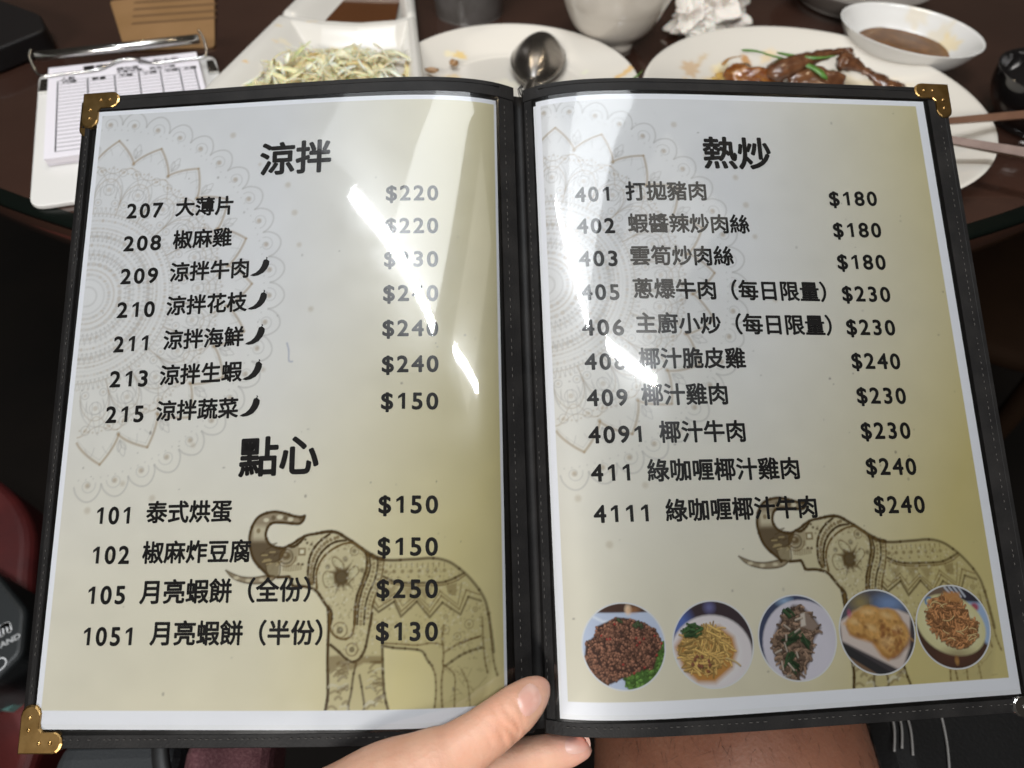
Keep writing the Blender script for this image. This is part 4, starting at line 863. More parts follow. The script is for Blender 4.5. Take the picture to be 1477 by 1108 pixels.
# ------------------------------------------------------------------ divided plate with shredded cabbage
def divided_plate():
    top = np.array([(-.283, .395), (-.219, .755), (-.121, .755), (-.062, .395)])
    out = rounded(top, .012, 8); cen = out.mean(0)
    nu, nv = 130, 200; U = np.linspace(0, 1, nu); Vv = np.linspace(0, 1, nv)
    uu, vv = np.meshgrid(U, Vv)
    L = top[0] + (top[1] - top[0]) * vv[..., None]; Rr = top[3] + (top[2] - top[3]) * vv[..., None]
    P = L + (Rr - L) * uu[..., None]; x, y = P[..., 0], P[..., 1]; wd = np.linalg.norm(Rr - L, axis=-1)
    dl = uu * wd; dr = (1 - uu) * wd; db = vv * .36; dt = (1 - vv) * .36
    ss = lambda t: np.clip(t, 0, 1) ** 2 * (3 - 2 * np.clip(t, 0, 1))
    ydiv = np.interp(uu, [0, .12, .35, .6, .85, 1], [.650, .643, .634, .632, .640, .655])
    dd = np.abs(y - ydiv)
    wall = np.minimum(np.minimum(ss((dl - .009) / (.038 if True else 1)), ss((dr - .006) / .014)), np.minimum(ss((db - .006) / .014), ss((dt - .006) / .014)))
    wall = np.minimum(wall, ss((dd - .0016) / np.where(y < ydiv, .030, .014)))
    z = .0235 - .0175 * wall - .003 * np.exp(-(dd / .004) ** 2)
    lip = np.minimum(np.minimum(dl, dr), np.minimum(db, dt)); z -= .0025 * (1 - ss(lip / .004))
    V = np.stack([x, y, z], -1).reshape(-1, 3); F = grid_faces(nv, nu).tolist()
    ring = [i for i in range(nu)] + [j * nu + nu - 1 for j in range(1, nv)] + [(nv - 1) * nu + i for i in range(nu - 2, -1, -1)] + [j * nu for j in range(nv - 2, 0, -1)]
    b = V[ring].copy(); c = b[:, :2].mean(0); b[:, :2] = c + (b[:, :2] - c) * .90; b[:, 2] = .0
    n = len(V); m = len(ring); V = np.concatenate([V, b]); F += [[ring[i], ring[(i + 1) % m], n + (i + 1) % m, n + i][::-1] for i in range(m)] + [list(range(n, n + m))[::-1]]
    bl = [(-.228, .594, .003, .002, 0, (.66, .50, .28), .7), (-.243, .548, .003, .0025, 0, (.62, .42, .2), .8), (-.232, .62, .004, .002, .3, (.6, .45, .2), .6), (-.204, .635, .006, .003, .2, (.66, .5, .26), .6), (-.085, .545, .002, .004, 0, (.5, .35, .15), .6), (-.17, .585, .05, .02, .1, (.74, .72, .60), .6), (-.088, .58, .003, .003, .2, (.6, .45, .25), .6), (-.222, .60, .006, .004, .2, (.72, .62, .42), .5)]
    return V, F, stained(V, (.56, .535, .49), bl, RNG)
V, F, Cc = divided_plate()
solo('divided_plate', V, F, M['china_stain'], 'white divided serving plate with a sauce well and shredded cabbage', 'plate', col=Cc)
def pool(x0, x1, y0, y1, z):
    P = rounded([(x0, y0), (x0 + .004, y1), (x1 - .004, y1), (x1, y0)], .01, 6); return [[*p, z] for p in P]
P = pool(-.212, -.128, .662, .742, .0100); solo('soy_sauce', np.array(P), [list(range(len(P)))], mat('soy_sauce', (.075, .028, .010), .08), 'dark brown soy sauce in the far well of the divided plate', 'sauce')
mb = MB(); rng = np.random.default_rng(21)
gx, gy = np.meshgrid(np.linspace(-.240, -.092, 60), np.linspace(.44, .597, 60)); ee = np.minimum(np.minimum((.600 - gy) / .03, (gx + .240 - (gy - .5) * .3) / .03), (-.091 - gx) / .03)
gz = .0055 + .0145 * np.clip(ee, -.2, 1) + .0022 * np.sin(gx * 310) * np.sin(gy * 270) + .0012 * np.sin(gx * 700 + gy * 500)
mb.add(np.stack([gx, gy, gz], -1).reshape(-1, 3), grid_faces(60, 60).tolist(), (.64, .57, .34))
for k in range(620):
    while True:
        x, y = rng.uniform(-.246, -.086), rng.uniform(.44, .602)
        if x > -.240 + (y - .5) * .35 and x < -.094 - (y - .5) * .12 and y < .596 - .012 * math.sin(x * 90): break
    edge = min(1, max(0, (.602 - y) / .04)) * min(1, max(.1, (x + .25) / .04)) * min(1, max(.1, (-.085 - x) / .03))
    z = .0075 + rng.uniform(.1, 1) * .019 * edge; l = rng.uniform(.010, .040); a = rng.uniform(0, PI); bend = rng.uniform(-.9, .9); tw = rng.uniform(-.9, .9); wdt = rng.choice([.0008, .0014, .0026, .0042], p=[.3, .34, .24, .12]) * rng.uniform(.8, 1.2); n = 8
    tt = np.linspace(-.5, .5, n); px = x + l * tt * math.cos(a) - bend * l * (tt ** 2) * math.sin(a); py = y + l * tt * math.sin(a) + bend * l * (tt ** 2) * math.cos(a); pz = z + rng.uniform(-.1, .35) * l * tt + .004 * np.cos(tt * 5) * rng.uniform(0, 1)
    ang = rng.normal(0, .55) + tw * tt; nx = -math.sin(a) * np.cos(ang); ny = math.cos(a) * np.cos(ang); nz = np.sin(ang)
    w_ = wdt * (1 - (2 * tt) ** 4 * .6); Pc = np.stack([px, py, pz], 1); N = np.stack([nx, ny, nz], 1) * w_[:, None]; Tn = np.cross(N, np.gradient(Pc, axis=0)); Tn /= np.linalg.norm(Tn, axis=1)[:, None] + 1e-9; Tn *= .00022
    Vv = np.concatenate([Pc - N + Tn, Pc + N + Tn, Pc + N - Tn, Pc - N - Tn]); Vv[:, 2] = np.maximum(Vv[:, 2], .0065)
    Fq = []
    for r_ in range(4):
        for i in range(n - 1): Fq.append([r_ * n + i, r_ * n + i + 1, ((r_ + 1) % 4) * n + i + 1, ((r_ + 1) % 4) * n + i])
    c = .84 * np.array([(.80, .74, .52), (.82, .80, .68), (.78, .70, .40), (.62, .66, .30), (.68, .52, .26)][rng.choice(5, p=[.34, .28, .20, .07, .11])]) * rng.uniform(.8, 1.08)
    mb.add(Vv, Fq, c)
solo('shredded_cabbage', mb.v, mb.F, mat('cabbage', attr=True, rough=.28, sss=.35, coat=.25, noise=(130, (.66, .60, .36), 3, .45, .8)), 'heap of pale shredded cabbage on the divided plate', 'food', col=mb.c, kind='stuff')

# ------------------------------------------------------------------ spoon lying upside down on the small plate
def spoon():
    n, m = 40, 33; V = []
    tip = np.array([.0222, .636]); ax = np.array([-.12, -1.0]); ax /= np.linalg.norm(ax); sd = np.array([-ax[1], ax[0]])
    Lb = .094
    for i in range(n):
        t = i / (n - 1); hw = .0270 * (math.sin(PI * min(t, 1) ** .92) ** .60) * (1 - .10 * (1 - t)) if 0 < t < 1 else .0006
        if t > .93: hw = max(hw, .0045)
        hz = .0155 * math.sin(PI * (t * .92 + .03)) ** .75
        for j in range(m):
            s = -1 + 2 * j / (m - 1); p = tip + ax * (t * Lb) + sd * (s * hw); V.append([*p, .0145 - .003 * t + hz * (1 - abs(s) ** 2.3)])
    F = grid_faces(n, m).tolist(); V = np.array(V)
    Vu = V.copy(); Vu[:, 2] -= .0011; k = len(V)
    F2 = [[a + k for a in f[::-1]] for f in F]
    rim = [i for i in range(m)] + [i * m + m - 1 for i in range(1, n)] + [(n - 1) * m + j for j in range(m - 2, -1, -1)] + [i * m for i in range(n - 2, 0, -1)]
    F3 = [[rim[i], rim[(i + 1) % len(rim)], k + rim[(i + 1) % len(rim)], k + rim[i]] for i in range(len(rim))]
    return np.concatenate([V, Vu]), F + F2 + F3, tip + ax * Lb, ax, sd
V, F, e, ax, sd = spoon()
sp = thing('spoon', 'steel spoon lying upside down on the small round plate', 'spoon', (*e, .012))
part('spoon_bowl', V, F, M['spoon'], sp)
H = smooth_path([[*(e - ax * .006), .0150], [*(e + ax * .015), .0205], [*(e + ax * .05), .0235], [*(e + ax * .085), .0240], [*(e + ax * .118), .0235]], 24)
V, F = sweep(H, np.interp(np.linspace(0, 1, 24), [0, .15, .5, .9, 1], [.0045, .0036, .0045, .0068, .005]), 12, .32); part('handle', V, F, M['spoon'], sp)

# ------------------------------------------------------------------ scraps of food
def lump(c, r, n, seed, mt, label, name='food_scrap', cat='food scrap', group=None, stretch=(1, 1, .6), rot=0):
    rg = np.random.default_rng(seed); bm = bmesh.new(); bmesh.ops.create_icosphere(bm, subdivisions=n, radius=1)
    ph = rg.uniform(0, 6, 9); V = []
    for v in bm.verts:
        p = v.co; d = 1 + .22 * math.sin(3 * p.x + ph[0]) * math.sin(3.4 * p.y + ph[1]) + .13 * math.sin(6 * p.y + ph[2]) * math.sin(5 * p.z + ph[3]) + .07 * math.sin(11 * p.x + ph[4]) * math.sin(12 * p.z + ph[5])
        x, y, z = p.x * d * stretch[0] * r, p.y * d * stretch[1] * r, p.z * d * stretch[2] * r
        V.append((c[0] + x * math.cos(rot) - y * math.sin(rot), c[1] + x * math.sin(rot) + y * math.cos(rot), c[2] + z))
    F = [[v.index for v in f.verts] for f in bm.faces]; bm.free()
    return solo(name, V, F, mt, label, cat, group)
M['crumb'] = mat('brown_crumb', (.20, .105, .040), .45, noise=(400, (.34, .20, .09), 3, .4, .7)); M['sauce_red'] = mat('glossy_sauce', (.13, .038, .009), .12, coat=.5, noise=(140, (.28, .12, .03), 4, .42, .68), bump=(220, .25, .001, 3), sss=.1)
M['meat'] = mat('braised_meat', (.075, .030, .014), .18, coat=.5, noise=(120, (.15, .065, .028), 5, .4, .7), bump=(250, .5, .0012, 4)); M['scallion'] = mat('scallion', (.055, .14, .022), .3, noise=(200, (.10, .22, .05), 3, .4, .7))
lump((-.062, .582, .0105), .0042, 3, 1, M['crumb'], 'round brown crumb near the far rim of the small plate', group='food scraps on the small plate')
lump((-.080, .560, .0135), .0045, 3, 2, M['crumb'], 'dark brown crumb nearest the divided plate', group='food scraps on the small plate', stretch=(1.5, .6, .5))
lump((-.0745, .5275, .012), .0068, 3, 3, M['crumb'], 'jagged tan crust beside the top edge of the menu', group='food scraps on the small plate', stretch=(1.6, 1.1, .6))
lump((.203, .556, .0155), .0135, 4, 4, M['sauce_red'], 'glossy reddish brown saucy lump on the large plate', cat='leftover food', stretch=(1.5, 1.1, .75), rot=.1)
lump((.262, .552, .014), .016, 4, 8, M['meat'], 'dark glossy chunk of meat at the edge of the menu', cat='leftover food', stretch=(1.5, .9, .8), rot=.1)
lump((.226, .557, .014), .010, 4, 5, M['sauce_red'], 'smaller saucy lump under the green scallion', cat='leftover food', stretch=(1.2, 1.0, .6), rot=.4)
lump((.200, .567, .011), .016, 4, 6, mat('yellow_sauce', (.46, .30, .08), .15, coat=.4, noise=(180, (.30, .13, .03), 4, .45, .7)), 'yellowish sauce smeared behind the saucy lump', name='sauce_smear', cat='sauce', stretch=(1.3, .7, .22))
def ribbon(P, w_, th, name, mt, label, cat, n=26, seed=0):
    rg = np.random.default_rng(seed); P = smooth_path(P, n); t = np.linspace(0, 1, n)
    V, F = sweep(P, w_ * (.75 + .4 * np.sin(t * 5 + seed)) * np.minimum(1, np.minimum(t, 1 - t) * 7 + .35), 12, th); V += rg.normal(size=V.shape) * w_ * .05
    return solo(name, V, F, mt, label, cat)
ribbon([(.218, .548, .022), (.243, .561, .027), (.270, .572, .030), (.291, .579, .032), (.298, .577, .030)], .0098, .6, 'meat_strip', M['meat'], 'long brown strip of braised meat lying behind the scallion', 'leftover food', seed=1)
ribbon([(.284, .569, .028), (.298, .562, .027), (.314, .550, .022), (.334, .532, .016)], .0150, .5, 'meat_strip', M['meat'], 'folded brown piece of meat sloping down to the right', 'leftover food', seed=2)
ribbon([(.285, .571, .018), (.28, .560, .016), (.272, .552, .015)], .0045, .6, 'greens', M['scallion'], 'dark green leaf scrap between the two meat strips', 'leftover food', seed=4)
ribbon([(.204, .592, .024), (.216, .586, .026), (.228, .572, .028), (.243, .561, .029), (.259, .553, .027), (.27, .545, .022)], .0034, .5, 'scallion', M['scallion'], 'bright green scallion stalk on top of the leftovers', 'leftover food', seed=3)
ribbon([(.232, .580, .028), (.246, .566, .031), (.262, .560, .033), (.278, .563, .034)], .0020, .6, 'scallion', M['scallion'], 'thin dark green scallion strand lying across the brown meat', 'leftover food', seed=6)
ribbon([(.186, .579, .016), (.194, .590, .017), (.206, .594, .018)], .0016, .6, 'onion_strand', mat('brown_onion', (.30, .16, .05), .25, coat=.3), 'thin brown onion strand left of the saucy lump', 'leftover food', seed=7)
ribbon([(.098, .541, .0188), (.105, .550, .0192), (.110, .558, .0196)], .0008, .6, 'chive', M['scallion'], 'thin green chive near the right rim of the small plate', 'food scrap')

# ------------------------------------------------------------------ crumpled tissue
from mathutils import noise as mnoise
def tissue():
    mb = MB(); bm = bmesh.new(); bmesh.ops.create_icosphere(bm, subdivisions=6, radius=1); P = [v.co.copy() for v in bm.verts]; F = [[v.index for v in f.verts] for f in bm.faces]; bm.free()
    for cx, cy, rx, ry, rz, sd in ((.200, .698, .036, .030, .030, 1.7), (.172, .682, .024, .022, .020, 5.2), (.188, .668, .020, .013, .010, 9.1)):
        V = []
        for p in P:
            q = p * 1.0 + Vector((sd, sd * 2, 0)); n1 = mnoise.noise(q * .9); n2 = abs(mnoise.noise(q * 1.25 + Vector((3, 1, 2)))); n3 = abs(mnoise.noise(q * 2.3)); n4 = abs(mnoise.noise(q * 4.6))
            d = 1.0 + .40 * n1 - .95 * n2 + .42 * n3 - .16 * n4
            V.append((cx + p.x * d * rx, cy + p.y * d * ry, max(.0008, rz * .62 + p.z * d * rz)))
        mb.add(V, F)
    return mb.v, mb.F
V, F = tissue(); solo('crumpled_tissue', V, F, M['tissue'], 'crumpled white paper tissue between the soup bowl and the sauce dish', 'tissue')

# ------------------------------------------------------------------ chopsticks resting on the large plate
M['chop'] = mat('copper_chopstick', (.15, .078, .048), .34, .2, noise=(60, (.11, .055, .033), 3, .4, .7)); M['chop2'] = mat('dark_chopstick', (.075, .036, .021), .4, .2, noise=(60, (.12, .07, .05), 3, .4, .7))
V, F = sweep(smooth_path([(.252, .449, .0290), (.334, .4585, .033), (.395, .4655, .036), (.50, .4775, .040)], 20), np.linspace(.0028, .0052, 20), 4, .9); solo('chopstick', V, F, M['chop'], 'upper copper coloured chopstick across the rim of the large plate', 'chopstick', 'chopsticks on the large plate', smooth=False)
V, F = sweep(smooth_path([(.25, .466, .0290), (.325, .430, .0335), (.372, .4075, .037), (.47, .361, .043)], 20), np.linspace(.0028, .0058, 20), 4, .9); solo('chopstick', V, F, M['chop2'], 'lower darker chopstick pointing towards the table edge', 'chopstick', 'chopsticks on the large plate', smooth=False)

# ------------------------------------------------------------------ clipboard with the order pad
def frame2(o, ux):                                  # local 2-D frame on the table
    ux = np.array(ux, float); ux /= np.linalg.norm(ux); uy = np.array([-ux[1], ux[0]]); o = np.array(o, float)
    return lambda a, b: o + ux * a + uy * b
fc = frame2((-.353, .366), (.94, .235))             # origin: near left corner of the board
BW, BL = .152, .212
fq = lambda a, b: np.array([-.350, .360]) + np.array([.952, .305]) / math.hypot(.952, .305) * a + np.array([-.415, .91]) * b   # board is seen turned: a along its width, b up its length
def plate2(pts, z0, z1): return prism([fq(*p) for p in pts], z0, z1)
clip = thing('clipboard', 'white clipboard holding a pad of order slips under a wire clip', 'clipboard', (*fq(BW / 2, BL / 2), 0))
o = part('board', *prism([fq(*p) for p in rounded([(0, 0), (BW, 0), (BW, BL), (0, BL)], .012, 7)], .0005, .0040), M['board'], clip, smooth=False); bevelled(o, .0008)
pad = thing('order_pad', 'pad of ruled white order slips clamped on the clipboard', 'paper pad', (*fq(.07, .12), .004))
PX0, PX1, PY0, PY1 = .012, .137, .052, .207
mb = MB(); rg = np.random.default_rng(2)
for k in range(14):
    dx, dy = rg.normal() * .0003, -.0004 * k * .35 + rg.normal() * .0003
    mb.add(*prism([fq(a + dx, b + dy) for a, b in ((PX0, PY0), (PX1, PY0), (PX1, PY1), (PX0, PY1))], .0041 + k * .00052, .0041 + k * .00052 + .0005))
part('slip_stack', mb.v, mb.F, mat('slip_paper', (.64, .61, .65), .7, spec=.2), pad, smooth=False); ZP = .0041 + 14 * .00052 + .0001
mb = MB()
def rule(a0, b0, a1, b1, w_):
    p, q = np.array(fq(a0, b0)), np.array(fq(a1, b1)); d = q - p; d /= np.linalg.norm(d); m = np.array([-d[1], d[0]]) * w_ / 2; mb.add([[*(p - m), ZP], [*(q - m), ZP], [*(q + m), ZP], [*(p + m), ZP]], [[0, 1, 2, 3]])
cols = [.020, .044, .066, .086, .104, .120, .133]; ytop = .176; nrow = 19; rh_ = .0062
for a in cols: rule(a, ytop + .000, a, ytop - rh_ * nrow, .0010)
for k in range(nrow + 1): rule(cols[0], ytop - k * rh_, cols[-1], ytop - k * rh_, .0007)
part('ruled_grid', mb.v, mb.F, mat('grey_ink', (.035, .035, .04), .8, spec=.1), pad, smooth=False)
def pad_text(txt, a, b, size, bold=.02):
    V, F = text_mesh(txt, bold); P = np.array([fq(a + x * size, b + y * size) for x, y in V]); part('printed_words', np.c_[P, np.full(len(P), ZP + .00005)], F, M['ink'], pad, smooth=False)
pad_text('雲南', .040, .1915, .0105, .03); pad_text('切', .086, .1925, .008); pad_text('和大忠', .099, .1925, .0075)
pad_text('請勾選', .068, .1845, .0062); pad_text('卡車可選、我為小辣', .067, .1788, .0056)
pad_text('人數', .022, .1775, .006)
for k, t_ in enumerate(('代碼', '數量', '不辣', '小辣', '中辣', '大辣')): pad_text(t_, cols[k] + .0035, ytop - rh_ + .0012, .0058)
cl = thing('wire_clip', 'bright steel bar clip pressing the order pad onto the white clipboard', 'clip', (*fq(.075, .205), .006))
def L3(a, b, z): return [*fq(a, b), z]
part('bar', *sweep([L3(.006, .212, .019), L3(.075, .2125, .019), L3(.144, .213, .019)], .0048, 18, .8), M['steel'], cl)
part('wire_loop', *sweep(smooth_path([L3(.004, .214, .024), L3(.002, .206, .021), L3(.004, .192, .0145), L3(.010, .186, .0130), L3(.030, .1862, .0128), L3(.052, .1865, .0128), L3(.062, .193, .0130), L3(.072, .199, .0135), L3(.086, .1985, .0135), L3(.094, .191, .0130), L3(.104, .187, .0128), L3(.128, .1875, .0128), L3(.143, .188, .0130), L3(.147, .194, .0145), L3(.148, .207, .021), L3(.146, .216, .025)], 120), .0011, 10), M['steel'], cl)
for a in (.002, .143): part('clip_foot', *plate2([(a, .172), (a + .009, .172), (a + .007, .196), (a + .001, .196)], .0041, .0065), M['steel'], cl, smooth=False)

# ------------------------------------------------------------------ things at the far left of the table
P = [(-.478, .557), (-.449, .607), (-.470, .640), (-.560, .690), (-.68, .62), (-.56, .50)]
o = solo('black_case', *prism(rounded(P, .008, 5), .001, .020), mat('black_matt', (.006, .005, .0052), .45, spec=.3, bump=(400, .2, .0005, 3)), 'flat black case lying at the left edge of the table', 'case', smooth=False); bevelled(o, .0025, 3)
P = np.array([(-.445, .720), (-.383, .608), (-.300, .620), (-.345, .760)])
tanm = mat('tan_paper', (.21, .115, .045), .5, noise=(18, (.25, .14, .06), 4, .4, .7)); env = thing('paper_envelope', 'tan paper chopstick envelope with dark printed lines behind the clipboard', 'envelope', (-.37, .68, 0))
part('paper', *prism(rounded(P, .006, 5), .0008, .0022), tanm, env, smooth=False)
mb = MB()
for k in range(4):
    y = .664 + k * .017; x0 = -.398 - (y - .66) * .35; x1 = -.318 - (y - .66) * .3; d = np.array([x1 - x0, .012 * 1.6]); mb.add(*prism([(x0, y), (x1, y + d[1]), (x1, y + d[1] + .0042), (x0, y + .0042)], .0022, .0024))
part('printed_lines', mb.v, mb.F, mat('brown_ink', (.10, .05, .02), .6), env, smooth=False)

# ------------------------------------------------------------------ below the table edge: seat, pouch, cloths, stool
V, F = prism(rounded([(-.85, .02), (-.39, .02), (-.40, .10), (-.468, .190), (-.498, .262), (-.545, .305), (-.85, .45)], .03, 6), -.40, -.325)
o = solo('red_seat', V, F, mat('red_vinyl', (.085, .010, .009), .5, noise=(30, (.060, .008, .008), 4, .4, .7), bump=(600, .25, .0006, 3)), 'dark red upholstered chair seat at the lower left', 'chair seat', smooth=False); bevelled(o, .02, 4)
pouch = thing('pouch', 'black pouch with white lettering lying on the red chair seat', 'pouch', (-.46, .14, -.325))
pp = rounded([(-.412, .098), (-.399, .122), (-.414, .158), (-.455, .188), (-.56, .235), (-.60, .12), (-.50, .06)], .006, 5)
o = part('shell', *prism(pp, -.3249, -.262), mat('black_pouch', (.010, .012, .013), .5, bump=(500, .25, .0005, 3)), pouch, smooth=False); bevelled(o, .005, 3)
M['white_mark'] = mat('white_mark', (.55, .56, .57), .7)
def mark(txt, x, y, size, ang, bold):
    V, F = text_mesh(txt, bold); V = V - V.mean(0); ca, sa = math.cos(ang), math.sin(ang); P = np.stack([x + size * (V[:, 0] * ca - V[:, 1] * sa), y + size * (V[:, 0] * sa + V[:, 1] * ca), np.full(len(V), -.2617)], 1)
    part('lettering', P, F, M['white_mark'], pouch, smooth=False)
mark('n', -.4240, .1425, .020, .62, .05); mark('AND', -.4125, .1325, .0070, .62, .03)
V, F = lathe([(.0055, -.2617), (.0046, -.2617)], (-.4130, .1130, 0), 40); part('ring_mark', V, F, M['white_mark'], pouch, smooth=False)
V, F = sweep(smooth_path([(-.49, .125, -.262), (-.428, .062, -.258), (-.385, .022, -.262), (-.33, -.06, -.285)], 30), .016, 12, .22); solo('strap', V, F, mat('olive_webbing', (.034, .029, .021), .8, bump=(900, .5, .0006, 2)), 'dull olive strap crossing the lower left corner', 'strap')
V, F = prism([(-.455, .118), (-.428, .1085), (-.418, .100), (-.428, .088), (-.46, .09)], -.3248, -.316); solo('teal_card', V, F, mat('teal_plastic', (.06, .13, .12), .35), 'small teal card corner poking out beside the brass menu corner', 'card', smooth=False)
dbag = thing('dark_bag', 'dark slate grey bag under the lower edge of the left page', 'bag', (-.262, -.02, -.33))
V, F = box((-.262, -.02, -.27), (.085, .16, .12), .05); o = part('shell', V, F, mat('slate_fabric', (.014, .016, .018), .75, bump=(700, .5, .0008, 3)), dbag, smooth=False); bevelled(o, .015, 4)
V, F = sweep(smooth_path([(-.235, .075, -.19), (-.222, .045, -.185), (-.205, .01, -.19), (-.19, -.05, -.21)], 24), .0055, 10, .5); part('handle', V, F, mat('black_cord', (.006, .006, .006), .5), dbag)
V, F = box((-.183, -.01, -.235), (.060, .15, .05), .12); o = solo('maroon_cloth', V, F, mat('maroon_weave', (.075, .022, .028), .85, noise=(500, (.12, .05, .055), 3, .45, .65), bump=(800, .6, .001, 3)), 'maroon woven cloth folded beside the dark slate bag', 'cloth', smooth=False); bevelled(o, .012, 3)
bagr = thing('black_bag', 'black bag with pale piping at the lower right beside the bare leg', 'bag', (.36, .0, -.30))
V, F = box((.385, .03, -.27), (.27, .34, .14), -.05); o = part('shell', V, F, mat('black_nylon', (.0032, .003, .003), .6, spec=.15, bump=(400, .4, .0008, 3)), bagr, smooth=False); bevelled(o, .03, 4)
M['piping'] = mat('pale_piping', (.16, .155, .15), .6)
for x0, x1, y0, y1 in ((.2745, .2675, .088, .060), (.2795, .2735, .088, .062), (.2848, .2795, .088, .058), (.3105, .2975, .092, .040)):
    part('piping', *sweep(smooth_path([(x0, y0, -.1995), (x0 * .55 + x1 * .45 + .001, (y0 + y1) / 2, -.1985), (x1, y1, -.1990)], 12), .0008, 6), M['piping'], bagr)
st = thing('wooden_stool', 'brown wooden stool in the shade under the right edge of the table', 'stool', (.70, .66, -.75))
M['stoolwood'] = mat('stool_wood', (.010, .005, .0025), .8, spec=.04, noise=(14, (.008, .004, .002), 5, .4, .7))
part('seat', *lathe([(0, -.335), (.15, -.335), (.16, -.325), (.16, -.308), (.15, -.30), (0, -.30)], (.70, .66, 0), 48), M['stoolwood'], st)
for a in (.6, 2.2, 3.8, 5.3): part('leg', *sweep([(.70 + .11 * math.cos(a), .66 + .11 * math.sin(a), -.334), (.70 + .16 * math.cos(a), .66 + .16 * math.sin(a), -.75)], [.018, .014], 12), M['stoolwood'], st)

# ------------------------------------------------------------------ the person holding the menu: left hand with thumb over the spine, bare thigh below
def skin_mat():
    m = mat('skin', (.6, .4, .3), .45, attr=True, bump=(430, .35, .0008, 6), sss=.3, spec=.28); return m
M['skin'] = skin_mat()
def fused(chains, voxel, smooth_it):
    mb = MB()
    for P, r, flat, upv in chains:
        n = 40; r = np.array(r) * .96; k = len(P); A = smooth_path(P, n); rr = np.interp(np.linspace(0, k - 1, n), range(k), r); V, F = sweep(A, rr, 24, flat, up=upv); mb.add(V, F)
    me = mesh_data('tmp', mb.v, mb.F); o = bpy.data.objects.new('tmp', me); COL.objects.link(o)
    m = o.modifiers.new('r', 'REMESH'); m.mode = 'VOXEL'; m.voxel_size = voxel
    m = o.modifiers.new('s', 'SMOOTH'); m.factor = .5; m.iterations = smooth_it
    bpy.context.view_layer.update(); ev = o.evaluated_get(bpy.context.evaluated_depsgraph_get()).to_mesh()
    V = np.array([v.co[:] for v in ev.vertices]); F = [list(p.vertices) for p in ev.polygons]; bpy.data.objects.remove(o); return V, F
VIEW = np.array(CM)[:, 2]
mm = lambda L: [[a / 1000, b / 1000, c / 1000] for a, b, c in L]
THP = [[0.0187, 0.0596, -0.0146], [0.0164, 0.0574, -0.0127], [0.0124, 0.0540, -0.0107], [0.0061, 0.0488, -0.0096], [-0.0011, 0.0434, -0.0094], [-0.0093, 0.0378, -0.0106], [-0.0184, 0.0320, -0.0124], [-0.0289, 0.0257, -0.0148], [-0.0408, 0.0173, -0.0194], [-0.0552, 0.0053, -0.0273]]
THR = [0.0020, 0.0059, 0.0086, 0.0104, 0.0110, 0.0115, 0.0129, 0.0175, 0.0250, 0.0320]
PAP = [[-0.0643, 0.0263, -0.0301], [-0.0558, 0.0258, -0.0279], [-0.0444, 0.0235, -0.0272], [-0.0366, 0.0179, -0.0365], [-0.0373, -0.0010, -0.0636]]
PAR = [0.0045, 0.0080, 0.0130, 0.0240, 0.0340]
INP = [[0.0408, 0.0407, -0.0480], [0.0386, 0.0398, -0.0484], [0.0320, 0.0386, -0.0484], [0.0211, 0.0364, -0.0488], [0.0082, 0.0340, -0.0494], [-0.0076, 0.0304, -0.0496], [-0.0261, 0.0228, -0.0504], [-0.0374, 0.0087, -0.0536]]
INR = [0.0020, 0.0052, 0.0076, 0.0090, 0.0096, 0.0104, 0.0130, 0.0220]
MIP = [[0.0256, 0.0213, -0.0717], [0.0189, 0.0212, -0.0718], [0.0057, 0.0208, -0.0708], [-0.0107, 0.0182, -0.0690], [-0.0263, 0.0119, -0.0663], [-0.0378, 0.0014, -0.0655]]
MIR = [0.0050, 0.0080, 0.0100, 0.0110, 0.0140, 0.0240]
NAILC, NAILX, NAILY, NAILD = (0.01311, 0.05107, -0.00132), (0.00582, 0.00479, -0.00111), (0.00553, -0.00377, -0.00731), (-0.20943, 0.35363, -0.65059)
FNC, FNX, FNY, FND = (0.03365, 0.03934, -0.03833), (0.00626, 0.00113, 0.00087), (0.00077, -0.00345, -0.00290), (0.00243, 0.00285, -0.02303)
hv, hf = fused([(THP, THR, .86, VIEW), (PAP, PAR, .9, VIEW), (INP, INR, .95, VIEW), (MIP, MIR, .95, VIEW)], .0011, 7)
AXT = np.array(THP[2]) - np.array(THP[5]); AXT /= np.linalg.norm(AXT); rel = hv - np.array(THP[4]); tt_ = rel @ AXT
perp = rel - tt_[:, None] * AXT; face = np.clip((perp @ VIEW) / .009, 0, 1) * (np.abs(tt_) < .02) * (np.linalg.norm(perp, axis=1) < .02)
SIDE = np.cross(AXT, VIEW); ws = perp @ SIDE
dz = sum(a * np.exp(-((tt_ - c - .0010 * np.sin(ws * 420 + k) - b * ws) / w_) ** 2) for k, (c, a, w_, b) in enumerate(((.000, .00095, .0012, .05), (.0036, .0007, .0011, -.12), (-.0038, .0007, .0011, .15), (.0074, .0004, .0010, -.1), (-.0078, .0004, .0010, .2))))
hv = hv - VIEW * (dz * face)[:, None]
LEG = [[.172, .42, -.255], [.168, .30, -.235], [.165, .15, -.228], [.162, .04, -.230], [.160, -.10, -.238], [.155, -.35, -.25]]
lv, lf = sweep(smooth_path(LEG, 60), np.interp(np.linspace(0, 5, 60), range(6), [.066, .082, .090, .096, .101, .106]), 64, 1.0)
person = thing('person', 'person holding the menu from below, one thumb over the spine, bare thigh under it', 'person', (.06, -.2, -.4))
def blotch(V, a, b, sc1):
    t = np.array([.5 + .5 * mnoise.noise(Vector(v) * sc1) + .3 * mnoise.noise(Vector(v) * sc1 * 3.1) for v in V]); t = np.clip(t, 0, 1)[:, None]
    return np.array(a) * (1 - t) + np.array(b) * t
hc = blotch(hv, (.62, .375, .265), (.57, .30, .205), 70)
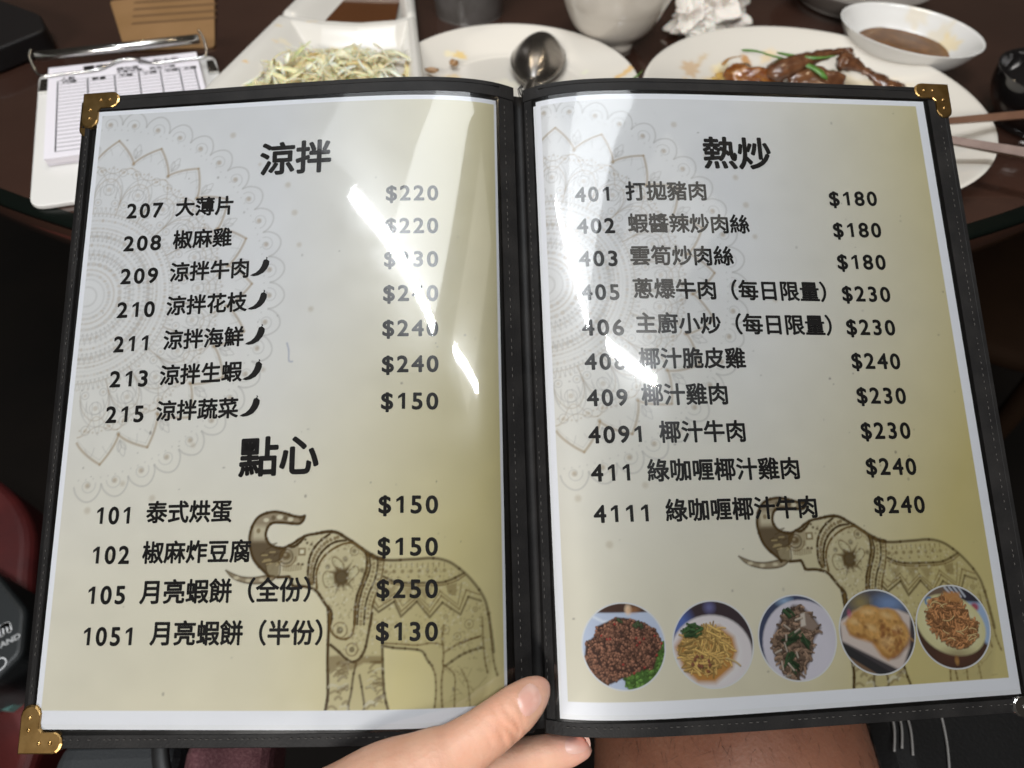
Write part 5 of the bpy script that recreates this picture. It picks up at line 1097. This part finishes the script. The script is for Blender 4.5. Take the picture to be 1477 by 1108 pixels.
kn = np.exp(-(tt_ / .0075) ** 2) * face; hc = hc * (1 - .55 * kn[:, None]) + np.array((.58, .27, .17)) * .55 * kn[:, None]
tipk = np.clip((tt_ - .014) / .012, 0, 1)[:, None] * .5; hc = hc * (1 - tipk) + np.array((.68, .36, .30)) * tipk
lc = blotch(lv, (.25, .115, .072), (.19, .078, .048), 45)  # leg darker than the hand: shade under the menu put into skin colour
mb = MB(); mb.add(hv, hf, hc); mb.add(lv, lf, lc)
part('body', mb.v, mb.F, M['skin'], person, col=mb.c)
bv = BVHTree.FromPolygons([Vector(v) for v in hv], hf)
def nail(c, ax, ay, a, b, d):
    """nail plate dropped onto the finger along d"""
    c, ax, ay, d = (np.array(q, float) for q in (c, ax, ay, d)); ax /= np.linalg.norm(ax); d /= np.linalg.norm(d); ay = ay - ax * (ay @ ax) - 0; ay /= np.linalg.norm(ay)
    n, m = 13, 26; V = []
    for i in range(n):
        for j in range(m):
            t = 2 * PI * j / m; r = i / (n - 1); ct, st_ = math.cos(t), math.sin(t); sq = (abs(ct) ** 3.0 + abs(st_) ** 3.0) ** (-1 / 3.0)
            p = c + ax * a * r * ct * sq + ay * b * r * st_ * sq; h = bv.ray_cast(Vector(p - d * .03), Vector(d), .08)
            q = np.array(h[0]) if h[0] else p
            V.append(q - d * (.00042 * (1 - r ** 3) - .00012))
    return np.array(V), grid_faces(n, m, True)
M['nail'] = mat('nail', (.60, .33, .27), .32, coat=.15, noise=(160, (.66, .42, .35), 2, .4, .7), sss=.2)
NAILC = tuple(np.array(NAILC) - .0022 * np.array(NAILX) / np.linalg.norm(NAILX))
part('thumb_nail', *nail(NAILC, NAILX, NAILY, .0064, .0056, NAILD), M['nail'], person)
part('finger_nail', *nail(FNC, FNX, FNY, .0062, .0048, FND), M['nail'], person)
mb = MB(); rg = np.random.default_rng(4)
for k in range(620):
    y = rg.uniform(-.02, .14); a = rg.uniform(.25, 2.7); cy = np.interp(y, [-.1, .04, .15], [.160, .162, .165]); cz = np.interp(y, [-.1, .04, .15], [-.238, -.230, -.228]); r_ = np.interp(y, [-.1, .04, .15], [.101, .096, .090])
    p0 = np.array([cy + r_ * math.cos(a), y, cz + r_ * math.sin(a)]); nrm = np.array([math.cos(a), 0, math.sin(a)]); tg = np.array([-math.sin(a), 0, math.cos(a)]); l = rg.uniform(.005, .012); g = rg.normal(0, .5)
    dr = np.array([0, -1, 0]) * math.cos(g) + tg * math.sin(g); mb.add(*sweep([p0, p0 + dr * l * .5 + nrm * .0016, p0 + dr * l + nrm * .0008], [.00007, .00006, .00003], 3))
o = part('leg_hair', mb.v, mb.F, mat('dark_hair', (.05, .026, .016), .5), person); o['kind'] = 'stuff'
